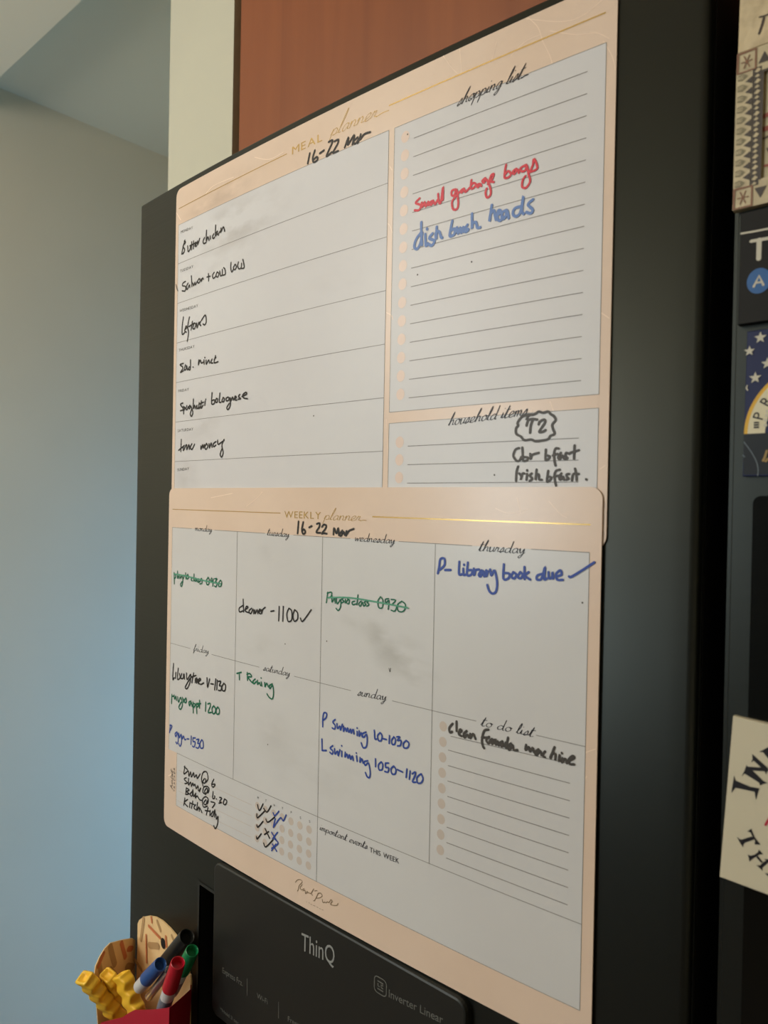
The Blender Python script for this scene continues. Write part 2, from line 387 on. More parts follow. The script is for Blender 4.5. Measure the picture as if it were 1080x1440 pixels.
# ------------------------------------------------------------------ fridge
fr = empty('refrigerator', (0.24, 0.4, 0), 'large matte black double door fridge covered in planners and magnets', 'fridge')
box('cabinet_body', (-0.296, 0.072, 0.03), (0.875, 0.80, Z0+0.285), M['steel'], fr, bevel=0.004)
box('kick_plate', (-0.285, 0.09, 0.001), (0.865, 0.6, 0.03), M['blackplastic'], fr)
DX0, DX1, DZ1 = -0.3040, 0.2755, 0.2984
HX0, HX1, HZ1, HZ0 = -0.1655, 0.1700, -0.3680, -0.80        # dispenser opening in the freezer door
def plan_front():
    P = []
    rL, rR = 0.004, 0.0055
    for k in range(7):
        t = math.pi/2*k/6; P.append((DX0+rL-rL*math.cos(t), curve_y(DX0+rL)+rL-rL*math.sin(t)))
    xs = sorted(set([DX0+rL+(DX1-rR-DX0-rL)*i/56 for i in range(1, 56)]+[HX0, HX1]))
    P += [(x, curve_y(x)) for x in xs]
    for k in range(7):
        t = math.pi/2*k/6; P.append((DX1-rR+rR*math.sin(t), curve_y(DX1-rR)+rR-rR*math.cos(t)))
    return P
P = plan_front(); zs = [0.06-Z0, HZ0, HZ1, DZ1-0.0012, DZ1]
v = []; f = []
for j, z in enumerate(zs):
    ins = 0.0008 if j == len(zs)-1 else 0
    for (x, y) in P: v.append((x, y+ins, z+Z0))
n = len(P)
for j in range(len(zs)-1):
    for i in range(n-1):
        xm = (P[i][0]+P[i+1][0])/2
        if j == 1 and HX0 < xm < HX1 and P[i][1] < 0.05 and 5 < i < n-7: continue
        f.append((j*n+i, j*n+i+1, (j+1)*n+i+1, (j+1)*n+i))
# sides, back, top and bottom of the door
k = len(v); YB = 0.066
v += [(DX0, YB, zs[0]+Z0), (DX0, YB, zs[-1]+Z0), (DX1, YB, zs[0]+Z0), (DX1, YB, zs[-1]+Z0)]
f += [(k, k+1)+tuple(j*n for j in range(len(zs)-1, -1, -1)), tuple(j*n+n-1 for j in range(len(zs)))+(k+3, k+2), (k, k+2, k+3, k+1)]
f.append(tuple((len(zs)-1)*n+i for i in range(n))+(k+3, k+1)); f.append(tuple(i for i in range(n-1, -1, -1))+(k, k+2))
door = mesh_obj('freezer_door', v, f, M['steel'], fr, label='matte black freezer door, slightly bowed, carrying the planners')
for p in door.data.polygons: p.use_smooth = len(p.vertices) == 4 and p.index < (len(zs)-1)*(n-1)
# dispenser recess lining and bezel
bm = bmesh.new(); d = 0.055
y0 = 0.004
for q in ([(HX0, y0, HZ1), (HX0, d, HZ1), (HX0, d, HZ0), (HX0, y0, HZ0)], [(HX1, y0, HZ1), (HX1, d, HZ1), (HX1, d, HZ0), (HX1, y0, HZ0)],
          [(HX0, y0, HZ1), (HX1, 0.0036, HZ1), (HX1, d, HZ1), (HX0, d, HZ1)], [(HX0, y0, HZ0), (HX1, y0, HZ0), (HX1, d, HZ0), (HX0, d, HZ0)],
          [(HX0, d, HZ1), (HX1, d, HZ1), (HX1, d, HZ0), (HX0, d, HZ0)]):
    bm.faces.new([bm.verts.new((x, y, z+Z0)) for x, y, z in q])
bm_obj('dispenser_recess', bm, M['gap'], door, label='black dispenser opening')
ink = Ink()
rule(ink, (HX0-.0012, HZ1+.0012), (HX1+.0012, HZ1+.0012), 0.0028, 30); ink.stroke([(HX0-.0012, HZ1+.0026), (HX0-.0012, HZ0)], 0.0028, smooth=False)
ink.stroke([(HX1+.0012, HZ1+.0026), (HX1+.0012, HZ0)], 0.0028, smooth=False)
ink.build('dispenser_bezel', M['paneledge'], door_map(0.0006), door, label='thin grey bezel')
# control panel floating in front of the opening
def rounded(x0, x1, z0, z1, r, m=7):
    out = []
    for cx, cz, a in ((x1-r, z1-r, 0), (x0+r, z1-r, 90), (x0+r, z0+r, 180), (x1-r, z0+r, 270)):
        for i in range(m): t = math.radians(a+90*i/(m-1)); out.append((cx+r*math.cos(t), cz+r*math.sin(t)))
    return out
PY = -0.004
PX0, PX1 = hit((299, 1300), 1, PY).x, hit((655, 1425), 1, PY).x; PZ0, PZ1 = hit((299.5, 1426), 1, PY).z, -0.3332
loops = [(0.0, 0.012), (0.0, PY+0.003), (0.0006, PY+0.0006), (0.0018, PY)]
v = []; f = []
for ins, y in loops: v += [(x, y, z+Z0) for x, z in rounded(PX0+ins, PX1-ins, PZ0+ins, PZ1-ins, 0.0085-ins)]
m = len(v)//4
for j in range(3):
    for i in range(m): f.append((j*m+i, j*m+(i+1) % m, (j+1)*m+(i+1) % m, (j+1)*m+i))
rim = mesh_obj('control_panel', v, f+[tuple(range(m-1, -1, -1)), tuple(range(3*m, 4*m))], M['paneledge'], door, label='raised dark control panel with grey lettering')
rim.data.materials.append(M['panel'])
rim.data.polygons[len(rim.data.polygons)-1].material_index = 1
pp = plane_px(PY)
E2 = (260, 1200, 2.7)
def z2(x, y, z=E2): return (z[0]+x/z[2], z[1]+y/z[2])
bm = None
ink = Ink(); sans(ink, 'ThinQ', (424, 1335.5), (470.5, 1357), 25.5, pp); ink.build('panel_lettering', M['print_grey'], flat_map(PY-0.0002), rim)
ink = Ink(); sans(ink, 'Inverter Linear', (547, 1402), (623, 1440), 11.5, pp); ink.build('panel_lettering', M['print_dim'], flat_map(PY-0.0002), rim)
ink = Ink()
Rr = [pp(q) for q in ((526.7, 1371), (543.6, 1379.5), (543.6, 1403), (526.7, 1393))]
x0 = (Rr[0][0]+Rr[3][0])/2; x1 = (Rr[1][0]+Rr[2][0])/2; zz1 = (Rr[0][1]+Rr[1][1])/2; zz0 = (Rr[2][1]+Rr[3][1])/2
lp = rounded(x0, x1, zz0, zz1, 0.003); ink.stroke(lp+[lp[0]], 0.0007, smooth=False)
cxm = (x0+x1)/2; hh = (zz1-zz0)
for st in ([(x0+.003, zz1-.003), (x1-.003, zz1-.003)], [(x0+.003, zz0+.003), (x1-.003, zz0+.003)], [(x0+.0035, zz1-.0045), (x0+.0035, zz0+.005), (cxm-.0006, zz0+.005)],
           [(x1-.003, zz1-.0045), (cxm+.0008, zz1-.0045), (cxm+.0008, zz0+.005), (x1-.003, zz0+.005)]):
    ink.stroke(st, 0.0009, smooth=False, caps=False)
ink.build('panel_emblem', M['print_dim'], flat_map(PY-0.0002), rim)
for t, a, b, c in (('Express Frz.', (313, 1367.5), (341.3, 1386.8), 8), ('Wi-Fi', (361.5, 1403), (376.5, 1412.4), 7.5), ('Freezer', (405, 1436), (428, 1449), 8), ('*Hold 3 sec.', (310, 1421), (337, 1442), 5)):
    ink = Ink(); sans(ink, t, a, b, c, pp); ink.build('panel_lettering', M['print_dim'], flat_map(PY-0.0002), rim)
for a, b in (((347.8, 1376), (347.8, 1400)), ((392, 1408.5), (392, 1432))):
    ink = Ink(); ink.stroke([pp(a), pp(b)], 0.0006, smooth=False, caps=False); ink.build('divider_line', M['print_dim'], flat_map(PY-0.0002), rim)
# fridge-compartment door on the right with a dark glass inset
RX = 0.2897; RY = 0.006
bm = bmesh.new(); add_box(bm, (RX, RY, 0.06), (0.872, 0.066, Z0+0.2984), 0.003, 3)
rd = bm_obj('refrigerator_door', bm, M['steel'], fr, label='matte black fridge door holding picture magnets')
gx = hit((1062, 700), 1, RY); 
lp = rounded(gx.x-0.001, 0.83, -0.75, gx.z+0.001, 0.004)
v = [(x, RY-0.0002, z+Z0) for x, z in lp]+[(x, RY+0.002, z+Z0) for x, z in lp]; m = len(lp)
mesh_obj('glass_inset', v, [tuple(range(m))]+[(i, (i+1) % m, m+(i+1) % m, m+i) for i in range(m)], M['glass'], rd, label='dark mirror glass inset')
box('door_gasket', (DX1-0.03, 0.0665, 0.07), (RX+0.03, 0.0715, Z0+0.28), M['gap'], fr)
box('handle_recess', (DX1-0.0005, 0.0165, 0.08), (DX1+0.0004, 0.0655, Z0+0.290), M['gap'], door, label='black recessed grip along the door edge')
adopt(fr)
# ------------------------------------------------------------------ upper board: meal planner
mb = empty('meal_planner_board', (0, 0.0, Z0+0.13), 'upper peach bordered magnetic meal planner with shopping list, handwriting in black, red and blue', 'whiteboard')
board_sheet('sheet', -0.2262, 0.2249, -0.036, 0.2920, 0.008, 0.0004, 0.0009, M['peach'], mb)
T1 = 0.0013
MM = lambda k: door_map(T1+k*0.00007)
smear(M['white'], [(-0.13, 0.225, 0.07, 0.03, 0.75), (-0.19, 0.20, 0.05, 0.02, 0.5), (-0.17, 0.06, 0.05, 0.04, 0.4), (0.0, 0.16, 0.05, 0.03, 0.15), (-0.12, 0.24, 0.09, 0.025, 0.7), (0.11, 0.22, 0.04, 0.03, 0.2), (-0.2, 0.01, 0.03, 0.03, 0.6)], rgb(150, 140, 132))
smear(M['peach'], [(-0.13, 0.27, 0.06, 0.018, 0.8), (-0.17, 0.262, 0.05, 0.012, 0.8), (0.19, -0.012, 0.03, 0.012, 0.0)], rgb(150, 128, 112))
ink = Ink(); strip_rect(ink, -0.2208, 0.0565, -0.03, 0.2568); ink.build('white_panel', M['white'], MM(1), mb, label='white meal column panel')
ink = Ink(); strip_rect(ink, 0.0619, 0.2188, 0.0540, 0.2566); ink.build('white_panel', M['white'], MM(1), mb, label='white shopping list panel')
ink = Ink(); strip_rect(ink, 0.0619, 0.2188, -0.03, 0.0460); ink.build('white_panel', M['white'], MM(1), mb, label='white household items panel')
# marble veins on the peach border
def veins(txts, mp, parent, w=0.0007):
    for t in txts:
        ink = Ink(); trace(ink, (0, 0, 1), t, 1.0); ink.build('marble_vein', M['vein'], mp, parent)
veins(['745,27 758,40 765,60 775,80 778,92', '742,28 790,32 820,24 850,0', '775,45 810,50 840,48 858,56', '762,50 740,60 720,80', '700,60 695,80 690,90', '850,60 862,80 867,100', '625,80 640,100 650,104 648,70',
       '550,235 553,240', '546,315 550,318 554,330', '545,440 552,444 554,450', '290,275 302,262 330,250', '360,222 380,225 400,215', '846,440 858,448', '744,590 750,575', '775,565 780,580 778,590', '845,660 852,655', '250,300 256,310', '545,590 548,640'], MM(1), mb)
# thin outlines, rules
ink = Ink()
for x0, x1, z0, z1 in ((-0.2208, 0.0565, -0.03, 0.2568), (0.0619, 0.2188, 0.0540, 0.2566), (0.0619, 0.2188, -0.03, 0.0460)):
    rule(ink, (x0, z1), (x1, z1), 0.0003, 24); ink.stroke([(x0, z0), (x0, z1)], 0.0003, smooth=False, caps=False); ink.stroke([(x1, z0), (x1, z1)], 0.0003, smooth=False, caps=False)
    if z0 > 0: rule(ink, (x0, z0), (x1, z0), 0.0003, 24)
for i in range(6): rule(ink, (-0.2208, 0.2190-0.03853*i), (0.0562, 0.2190-0.03853*i), 0.0004, 24)
for i in range(15): z = 0.2439-(0.2439-0.0629)*i/14; rule(ink, (0.0796, z), (0.2077, z), 0.00045)
for i in range(3): z = 0.0291-0.01295*i; rule(ink, (0.0796, z), (0.2072, z), 0.00045)
ink.build('ruled_lines', M['line'], MM(2), mb)
ink = Ink()
for i in range(15): ink.disc((0.0719, 0.2473-(0.2473-0.0660)*i/14), 0.0037, 0.0041)
ink.build('checkbox_dots', M['dot'], MM(2), mb); ink = Ink()
for i in range(3): ink.disc((0.0721, 0.0322-0.0125*i), 0.0037, 0.0041)
ink.build('checkbox_dots', M['dot'], MM(2), mb)
# gold heading
ink = Ink(); rule_px(ink, (253.3, 294.2), (405.3, 217.2), 0.0007); rule_px(ink, (548.7, 149.8), (853.3, 19.3), 0.0009)
sans(ink, 'MEAL', (412.5, 218.5), (455, 199), 11.5, space=0.16)
script(ink, 'planner', (466, 193.5), (531, 165.5), 29, 1.7, slant=0.62, xh=0.30, tail=0.8)
ink.build('gold_heading', M['gold'], MM(2), mb, label='gold foil heading reading MEAL planner')
ink = Ink(); script(ink, 'shopping list', (644, 151), (735, 111.5), 20, 2.3, slant=0.55, xh=0.40, tail=0.5); ink.build('printed_heading', M['ink'], MM(3), mb, label='black script heading reading shopping list')
ink = Ink(); script(ink, 'household items', (632, 599), (742.4, 584), 18, 2.1, slant=0.42, xh=0.42); ink.build('printed_heading', M['ink'], MM(3), mb, label='black script heading reading household items')
ink = Ink()
for t, a, b, c in (('MONDAY', (256.2, 328.9), (273, 322.3), 4.0), ('TUESDAY', (255, 383.9), (273.5, 377), 4.0), ('WEDNESDAY', (254.4, 439.6), (280.3, 432), 4.0), ('THURSDAY', (253.2, 494.9), (275.3, 489.2), 4.0),
                   ('FRIDAY', (252.6, 552), (267.4, 549.6), 4.0), ('SATURDAY', (251.7, 607.8), (273.5, 605.4), 4.0), ('SUNDAY', (251.3, 662.8), (267.6, 660.8), 4.0)):
    ink = Ink(); sans(ink, t, a, b, c, space=0.14); ink.build('day_label', M['tiny'], MM(3), mb)
def note(parent, mp, mat, label, w, zoom, *txts):
    ink = Ink()
    for t in txts: trace(ink, zoom, t, w)
    return ink.build('handwritten_note', M[mat], mp, parent, label)
ZA = (390, 130, 6.0); ZB = (240, 300, 8.308); ZC = (240, 420, 8.308); ZD = (240, 540, 8.308); ZE = (575, 210, 5.4); ZF = (700, 560, 6.75)
note(mb, MM(5), 'black', 'black handwriting of the dates 16-22 Mar on the peach border', 3.0, ZA,
     '285,520 268,605;328,495 310,560 320,595 350,575 345,550 320,570;370,520 405,495;445,425 475,410 470,440 425,545 470,510;495,420 525,405 520,440 480,515 525,500;580,470 612,385 605,450 660,365 645,445;690,385 655,420 670,440 700,400 690,435;715,360 708,405 745,360 795,342')
note(mb, MM(5), 'black', 'black handwriting reading Butter chicken', 2.20, ZB,
     '182,320 160,400 145,480;175,330 190,345 160,390 180,430 165,470 145,480;215,385 220,450 240,430 250,380;262,340 258,430;285,330 280,420;240,385 300,355;300,380 318,355 308,345 300,390 320,385;330,330 332,370 355,300',
     '412,290 395,330 405,360 430,345;435,205 432,330 450,280 465,320;478,270 480,305;520,245 505,280 515,300 530,285;542,145 540,270 565,215 550,235 575,260;575,245 595,215;605,180 600,230 632,165 648,215')
note(mb, MM(5), 'black', 'black handwriting reading Salmon and cous cous', 2.0, ZB,
     '190,800 160,820 155,850 190,860 185,910 150,910;220,820 200,860 210,895 235,840 240,870;258,735 265,860;275,820 285,850 300,810 305,840 325,805;350,765 330,800 345,820 360,790 350,765;372,770 375,800 390,760 398,775;440,750 478,740;458,710 460,795;525,695 505,730 515,765 540,745;560,690 545,730 565,750 580,710 560,690;590,680 600,735 618,720 620,660;635,640 650,660 655,715 620,730',
     '722,580 718,640 730,690 750,660;770,600 750,640 765,665 785,630 770,600;808,575 800,620 815,655 840,640 845,590;860,545 870,590 875,640 845,650')
note(mb, MM(5), 'grey', 'stray dark ink mark at the left border', 1.4, ZB, '80,835 88,880 100,912')
note(mb, MM(5), 'black', 'black handwriting reading leftovers', 2.20, ZC,
     '165,220 150,330 152,420 180,400;180,370 205,340 195,325 180,380 200,395;235,220 215,330 225,400 210,500;270,270 255,370;230,330 290,290;290,290 275,345 295,355 310,300 290,290;320,290 325,345 345,280;345,300 365,270 355,300 370,320;375,260 420,195 432,270 415,310 395,300')
note(mb, MM(5), 'black', 'black handwriting on the Thursday row', 2.20, ZC,
     '165,760 125,775 160,810 130,865 165,845;190,775 175,830 195,830 200,790;205,790 215,835 235,800;248,720 245,830 225,825;278,802 280,803',
     '345,720 340,780 360,720 375,755 395,745;405,720 408,770;415,690 416,692;430,720 432,770 460,720 470,755;500,710 485,750 510,755;540,670 525,750 570,740;525,715 545,690')
note(mb, MM(5), 'black', 'black handwriting reading spaghetti bolognese', 2.20, ZD,
     '160,225 130,240 150,270 165,300 130,315;165,265 168,350;168,270 185,280 170,310;205,255 195,295 210,300 220,270;240,250 225,280 240,290 250,260 275,330 260,380 245,350 260,300;282,180 280,290 295,250 305,290;315,270 325,250 320,290 340,280;350,220 345,290 360,270;375,200 370,285 395,250;345,240 400,215;420,200 415,250;425,180 426,182',
     '500,105 495,230 525,230 530,190 500,195;550,170 540,210 560,215 565,180 550,170;592,110 585,210 605,215;630,160 615,200 635,210 645,175 630,160;690,155 665,170 670,200 695,190 700,160 715,240 690,300 672,280 700,230;715,165 720,200 740,155 750,190;760,175 785,160 770,145 765,185 790,190;825,125 810,150 835,175 805,180;850,150 905,120 895,100 860,130 870,165 915,175')
note(mb, MM(5), 'black', 'black handwriting reading tuna mornay', 2.20, ZD,
     '140,650 135,790;110,775 175,720;165,730 165,780 195,715;205,710 205,770 230,710 235,765;265,700 245,740 265,765 295,705',
     '370,725 370,765 390,710 395,750 410,710;435,695 415,740 430,765 450,730 435,695;465,700 470,750 490,690 500,740;545,675 515,700 520,735 545,715;565,660 570,705 600,690 640,660;640,650 615,720 630,800 612,855 595,820 615,760')
note(mb, MM(5), 'red', 'red handwriting reading small garbage bags', 3.4, ZE,
     '92,378 62,412 100,430 88,466 55,468;108,410 112,445 130,405 138,440 158,402 160,430;195,395 172,408 178,428 200,405 210,422 228,390;232,345 238,405 252,410 262,340 270,290 268,390',
     '365,310 338,320 335,352 355,355 372,310 385,400 378,455 350,462 338,430 345,390 400,325;428,305 408,318 412,335 430,310 440,330 470,300;485,240 480,300 500,300 520,275 500,262 480,285;548,268 528,278 535,295 552,270 560,285;590,225 568,245 580,260 600,235 628,300 630,350 605,372 592,340 600,305;610,270 640,235 655,195 635,205 625,245 655,255',
     '748,125 738,180 738,222 765,220 785,195 765,172 742,195;825,155 800,175 810,195 835,160 845,185;900,125 858,150 868,175 895,165 905,130 920,200 930,250 900,298 870,290 875,240 895,210;925,180 950,130 960,80 985,150 935,178')
note(mb, MM(5), 'blue', 'pale blue handwriting reading dish brush heads', 4.3, ZE,
     '105,560 105,640 110,730;100,640 65,690 52,745 75,760 100,710 112,640;135,650 140,735 155,720;148,608 150,612;190,645 165,680 205,700 185,735 165,728;222,595 218,690 215,640 240,630 255,670 265,678',
     '340,550 322,640 325,665 355,650 360,610 330,620;375,600 385,645 400,600 410,640 425,595 430,630;455,580 440,605 462,615 445,632;490,495 490,610 495,570 520,560 530,600 552,598',
     '640,430 622,555 630,500 655,470 665,510 672,540;680,510 710,480 690,470 680,520 700,548 730,520;752,468 722,485 716,532 742,522 756,472 768,528;862,440 815,455 800,495 825,515 858,480 880,360 868,470 882,496;952,388 915,425 950,465 935,492 902,484')
note(mb, MM(5), 'grey', 'glare greyed handwriting T2 inside a wavy cloud outline', 3.7, ZF,
     '300,160 240,180 200,235 205,260 185,290 188,340 230,365 265,400 330,395 370,410 430,405 490,390 510,360 550,340 535,290 530,250 560,210 545,175 510,150 490,130 440,140 400,130 360,155 300,160;285,200 310,165 350,158;285,262 300,215 340,200 385,205;345,205 325,260 318,330;400,250 410,225 450,205 462,225 440,265 405,320 435,322 465,305')
note(mb, MM(5), 'grey', 'glare greyed handwriting reading Cbr bfast', 3.6, ZF,
     '215,475 180,490 160,545 185,590 215,595 235,560;245,470 250,560 255,595 290,590 295,565 260,560;320,530 325,580 340,540 400,520;468,490 465,585 490,580 505,555 480,545;590,480 560,480 545,530 550,600 560,640;535,545 580,530;610,520 585,560 600,580 625,545 640,575;690,530 660,520 655,550 672,572 650,580;740,450 735,575;700,520 780,495')
note(mb, MM(5), 'grey', 'glare greyed handwriting reading Irish bfast', 3.6, ZF,
     '205,650 190,700 185,785;215,715 235,740 230,780 245,720 265,715;290,720 285,775;290,685 292,690;335,715 315,735 340,765 315,785;380,680 370,780 375,735 400,725 405,770 430,775;490,690 478,790 505,780 520,755 490,745;600,680 565,690 550,730 555,790 565,830;545,745 590,735;615,715 595,750 605,775 630,745 640,775;690,720 665,725 670,750 685,765 660,775;745,670 755,720 760,780;715,780 730,720 780,720;850,770 858,776 854,772')
for c in ((589, 387), (665, 369), (443, 585), (664, 140), (697, 668), (575, 190)):
    ink = Ink(); ink.disc(front(c), 0.0006, 0.0006, 8); ink.build('ink_speck', M['grey'], MM(3), mb)
adopt(mb)

# ------------------------------------------------------------------ lower board: weekly planner
wb = empty('weekly_planner_board', (0, 0, Z0-0.16), 'lower peach bordered magnetic weekly planner with day columns and a to do list', 'whiteboard')
board_sheet('sheet', -0.2285, 0.2228, -0.3315, 0.0003, 0.0075, 0.0016, 0.0009, M['peach'], wb)
T2 = 0.0025
WM = lambda k: door_map(T2+k*0.00007)
smear(M['white2'], [(0.075, -0.118, 0.03, 0.018, 1.0), (0.055, -0.105, 0.02, 0.02, 0.8), (0.095, -0.13, 0.02, 0.02, 0.7), (0.03, -0.10, 0.015, 0.02, 0.5), (-0.06, -0.055, 0.03, 0.012, 0.5), (-0.075, -0.135, 0.04, 0.015, 0.35), (-0.03, -0.22, 0.06, 0.03, 0.3), (0.03, -0.21, 0.05, 0.05, 0.2), (-0.175, -0.165, 0.02, 0.02, 0.25), (-0.06, -0.2, 0.03, 0.02, 0.35)], rgb(142, 139, 129))
X0, X1, ZT, ZM, ZR, ZB_ = -0.2212, 0.2157, -0.0379, -0.1511, -0.2552, -0.3058
C1, C2, C3 = -0.1122, -0.0028, 0.1060
XH = -0.2056
ink = Ink(); strip_rect(ink, X0, X1, ZR, ZT, 40); strip_rect(ink, XH, X1, ZB_, ZR, 40); ink.build('white_panel', M['white2'], WM(1), wb)
veins(['350,712 365,700 372,692', '700,715 720,722 745,716', '730,700 735,722', '822,1098 828,1090', '775,705 790,722 800,728', '300,700 330,694', '822,1058 840,1052', '240,1090 250,1085'], WM(1), wb)
ink = Ink()
ink.stroke([(X0, ZR), (X0, ZT)], 0.0003, smooth=False, caps=False); ink.stroke([(X1, ZB_), (X1, ZT)], 0.0003, smooth=False, caps=False)
rule(ink, (XH, ZB_), (X1, ZB_), 0.0003, 40); ink.stroke([(XH, ZB_), (XH, ZR)], 0.0003, smooth=False, caps=False)
def xof(px, z):
    """x on the door of pixel column px at height z"""
    lo, hi = -0.4, 0.3
    for _ in range(40):
        m_ = (lo+hi)/2; d_ = Vector((m_, curve_y(m_), z))-CAM
        p_ = 540+FPX*d_.dot(_r)/d_.dot(_f)
        if p_ < px: lo = m_
        else: hi = m_
    return (lo+hi)/2
for a, b in ((X0, xof(273, ZT)), (xof(305, ZT), xof(376, ZT)), (xof(416, ZT), xof(496, ZT)), (xof(564, ZT), xof(667, ZT)), (xof(750, ZT), X1)): rule(ink, (a, ZT), (b, ZT), 0.0004)
for a, b in ((X0, xof(271, ZM)), (xof(301, ZM), xof(368, ZM)), (xof(417, ZM), xof(497, ZM)), (xof(555, ZM), xof(673, ZM)), (xof(757, ZM), X1)): rule(ink, (a, ZM), (b, ZM), 0.0004)
rule(ink, (XH, ZR), (X1, ZR), 0.0004, 40)
for x, zb in ((C1, ZR), (C2, ZB_), (C3, ZR)): ink.stroke([(x, ZT), (x, zb)], 0.0004, smooth=False, caps=False)
rule(ink, front((637, 1034)), front((811, 1074)), 0.00045)
for i in range(8): z = -0.1748-0.01030*i; rule(ink, (0.1199, z), (0.2068, z), 0.00045)
ink.build('ruled_lines', M['line'], WM(2), wb)
ink = Ink()
HL = [((254.3, 1082), (357.3, 1130.8)), ((254, 1097), (357, 1145.8)), ((254, 1111), (356.8, 1161)), ((253, 1124.5), (356, 1175.7))]
for a, b in HL: rule_px(ink, a, b, 0.0004)
ink.build('ruled_lines', M['dot2'], WM(2), wb, label='faint habit tracker lines')
ink = Ink()
A = front((626.6, 1020.3)); B = front((622.5, 1193.4))
for i in range(9): ink.disc((A[0]+(B[0]-A[0])*i/8, A[1]+(B[1]-A[1])*i/8), 0.0031, 0.0034)
ink.build('checkbox_dots', M['dot2'], WM(2), wb); ink = Ink()
# habit tracker grid of seven by four dots
a0 = front((220+826*.264, 880+1080*.264)); a3 = front((220+824*.264, 880+1272*.264)); b0 = front((220+683*.264, 880+1015*.264)); b3 = front((220+680*.264, 880+1197*.264))
for c in range(7):
    for r_ in range(4):
        t = (c-3)/3; xx = b0[0]+(a0[0]-b0[0])*t; zt = b0[1]+(a0[1]-b0[1])*t; zb = b3[1]+(a3[1]-b3[1])*t
        ink.disc((xx, zt+(zb-zt)*r_/3), 0.0032, 0.0032)
ink.build('checkbox_dots', M['dot2'], WM(2), wb)
ink = Ink()
rule_px(ink, (245.8, 716.2), (397.9, 721.6), 0.0007); rule_px(ink, (527, 726.6), (833.2, 737.8), 0.0009)
sans(ink, 'WEEKLY', (403.3, 728), (454.5, 730), 10, space=0.14)
script(ink, 'planner', (458.5, 731), (510, 732.5), 17, 1.5, slant=0.55, xh=0.38, tail=0.5)
ink.build('gold_heading', M['gold'], WM(2), wb, label='gold foil heading reading WEEKLY planner')
for t, a, b, H_, w_, s_ in (('monday', (277.5, 746), (301.5, 748), 9, 1.4, .3), ('tuesday', (379, 752.5), (410, 755.5), 11, 1.5, .3), ('wednesday', (502, 760.5), (558.5, 764.5), 12, 1.7, .3), ('thursday', (676, 774.5), (741, 778.5), 16, 2.0, .35),
                            ('friday', (275, 914.5), (297, 919), 10, 1.3, .3), ('saturday', (373.5, 942), (411, 950.5), 11, 1.5, .35), ('sunday', (506, 977), (546.5, 984.5), 14, 1.8, .35), ('to do list', (679, 1019), (753, 1035), 15, 2.0, .4), ('important events', (453, 1165.5), (520, 1192.5), 11, 1.5, .3)):
    ink = Ink(); script(ink, t, a, b, H_, w_, slant=s_, xh=0.42)
    if t.startswith('imp'): sans(ink, 'THIS WEEK', (523.5, 1196), (564.6, 1212.5), 7.2, space=0.12)
    ink.build('printed_heading', M['ink'], WM(3), wb, label='black script heading reading '+t+(' THIS WEEK' if t.startswith('imp') else ''))
ink = Ink()
upv = (-1.0, 0.0)
def vert_text(fn):
    pass
A = front((245, 1109)); 
# habit TRACKER runs upwards in the left border
def up_script(ink, txt, p0, p1, H_, w_):
    A = front(p0); B = front(p1); tot = sum(G[c][0] for c in txt); k = H_*depth(p0)/FPX*1.5
    dz = (B[1]-A[1])/tot; cur = 0
    for c in txt:
        for st in G[c][1]: ink.stroke([(A[0]-y*k, A[1]+(cur+x)*dz+0.25*y*k) for x, y in st], w_*depth(p0)/FPX)
        cur += G[c][0]
up_script(ink, 'habit', (246, 1109), (246, 1082), 4.5, 0.7)
for i, ch in enumerate('TRACKER'):
    V, F = font_mesh(ch); mn = min(p[0] for p in V); mx = max(p[0] for p in V)
    P0 = front((249.6, 1113-i*5.1)); k = len(ink.v)
    ink.v += [(P0[0]-y*0.0042, P0[1]+(x-mn)/(mx-mn)*0.0024) for x, y in V]; ink.f += [tuple(i_+k for i_ in f_) for f_ in F]
ink.build('border_label', M['tiny'], WM(3), wb); ink = Ink()
ZG = (235, 1060, 4.909)
for ch, (x, y) in zip('MTWTFSS', ((640, 303), (694, 322), (752, 355), (808, 375), (870, 403), (933, 440), (996, 466))):
    p = (235+x/4.909, 1060+y/4.909); ink = Ink(); sans(ink, ch, p, (p[0]+2.0, p[1]+.9), 3.4); ink.build('weekday_letter', M['tiny'], WM(3), wb)
ink = Ink(); ZS = (380, 1210, 9.0)
trace(ink, ZS, '375,370 385,355 400,300 435,260 420,230 380,230 350,260;435,290 410,330 430,355 460,340;445,370 470,360 480,405 500,375 510,400;520,390 545,400 585,340 550,400 570,425;595,370 625,365;640,395 600,480 580,495;630,410 665,395 690,430 660,455 620,460;690,475 700,515 725,510 740,520 755,505 775,515 800,480 815,500 795,535 830,550 875,550 890,525', 1.1)
trace(ink, ZS, '490,505 495,510;520,515 530,525;545,535 560,545;575,550 600,560;620,570 640,580;655,590 670,598;685,602 705,612', 0.6)
ink.build('signature_print', new_mat('taupe print', rgb(132, 112, 84), 0.4), WM(3), wb, label='small taupe signature print on the lower border')
ZH = (390, 700, 6.0); ZI = (230, 780, 9.818); ZJ = (330, 730, 4.0); ZK = (600, 750, 4.1538); ZL = (440, 990, 6.0); ZM_ = (620, 990, 4.909); ZN = (235, 920, 6.0)
note(wb, WM(5), 'black', 'black handwriting of the dates 16-22 Mar under the gold heading', 2.9, ZH,
     '200,200 192,300;240,205 228,270 240,305 258,290 245,265 230,285;290,250 312,238;355,220 378,215 375,245 350,290 385,295;398,245 415,226 434,236 424,265 396,302 412,298 438,302;495,310 500,255 520,300 535,255 540,315;570,275 545,310 560,320 580,285 590,315;605,280 600,320 625,280 665,262')
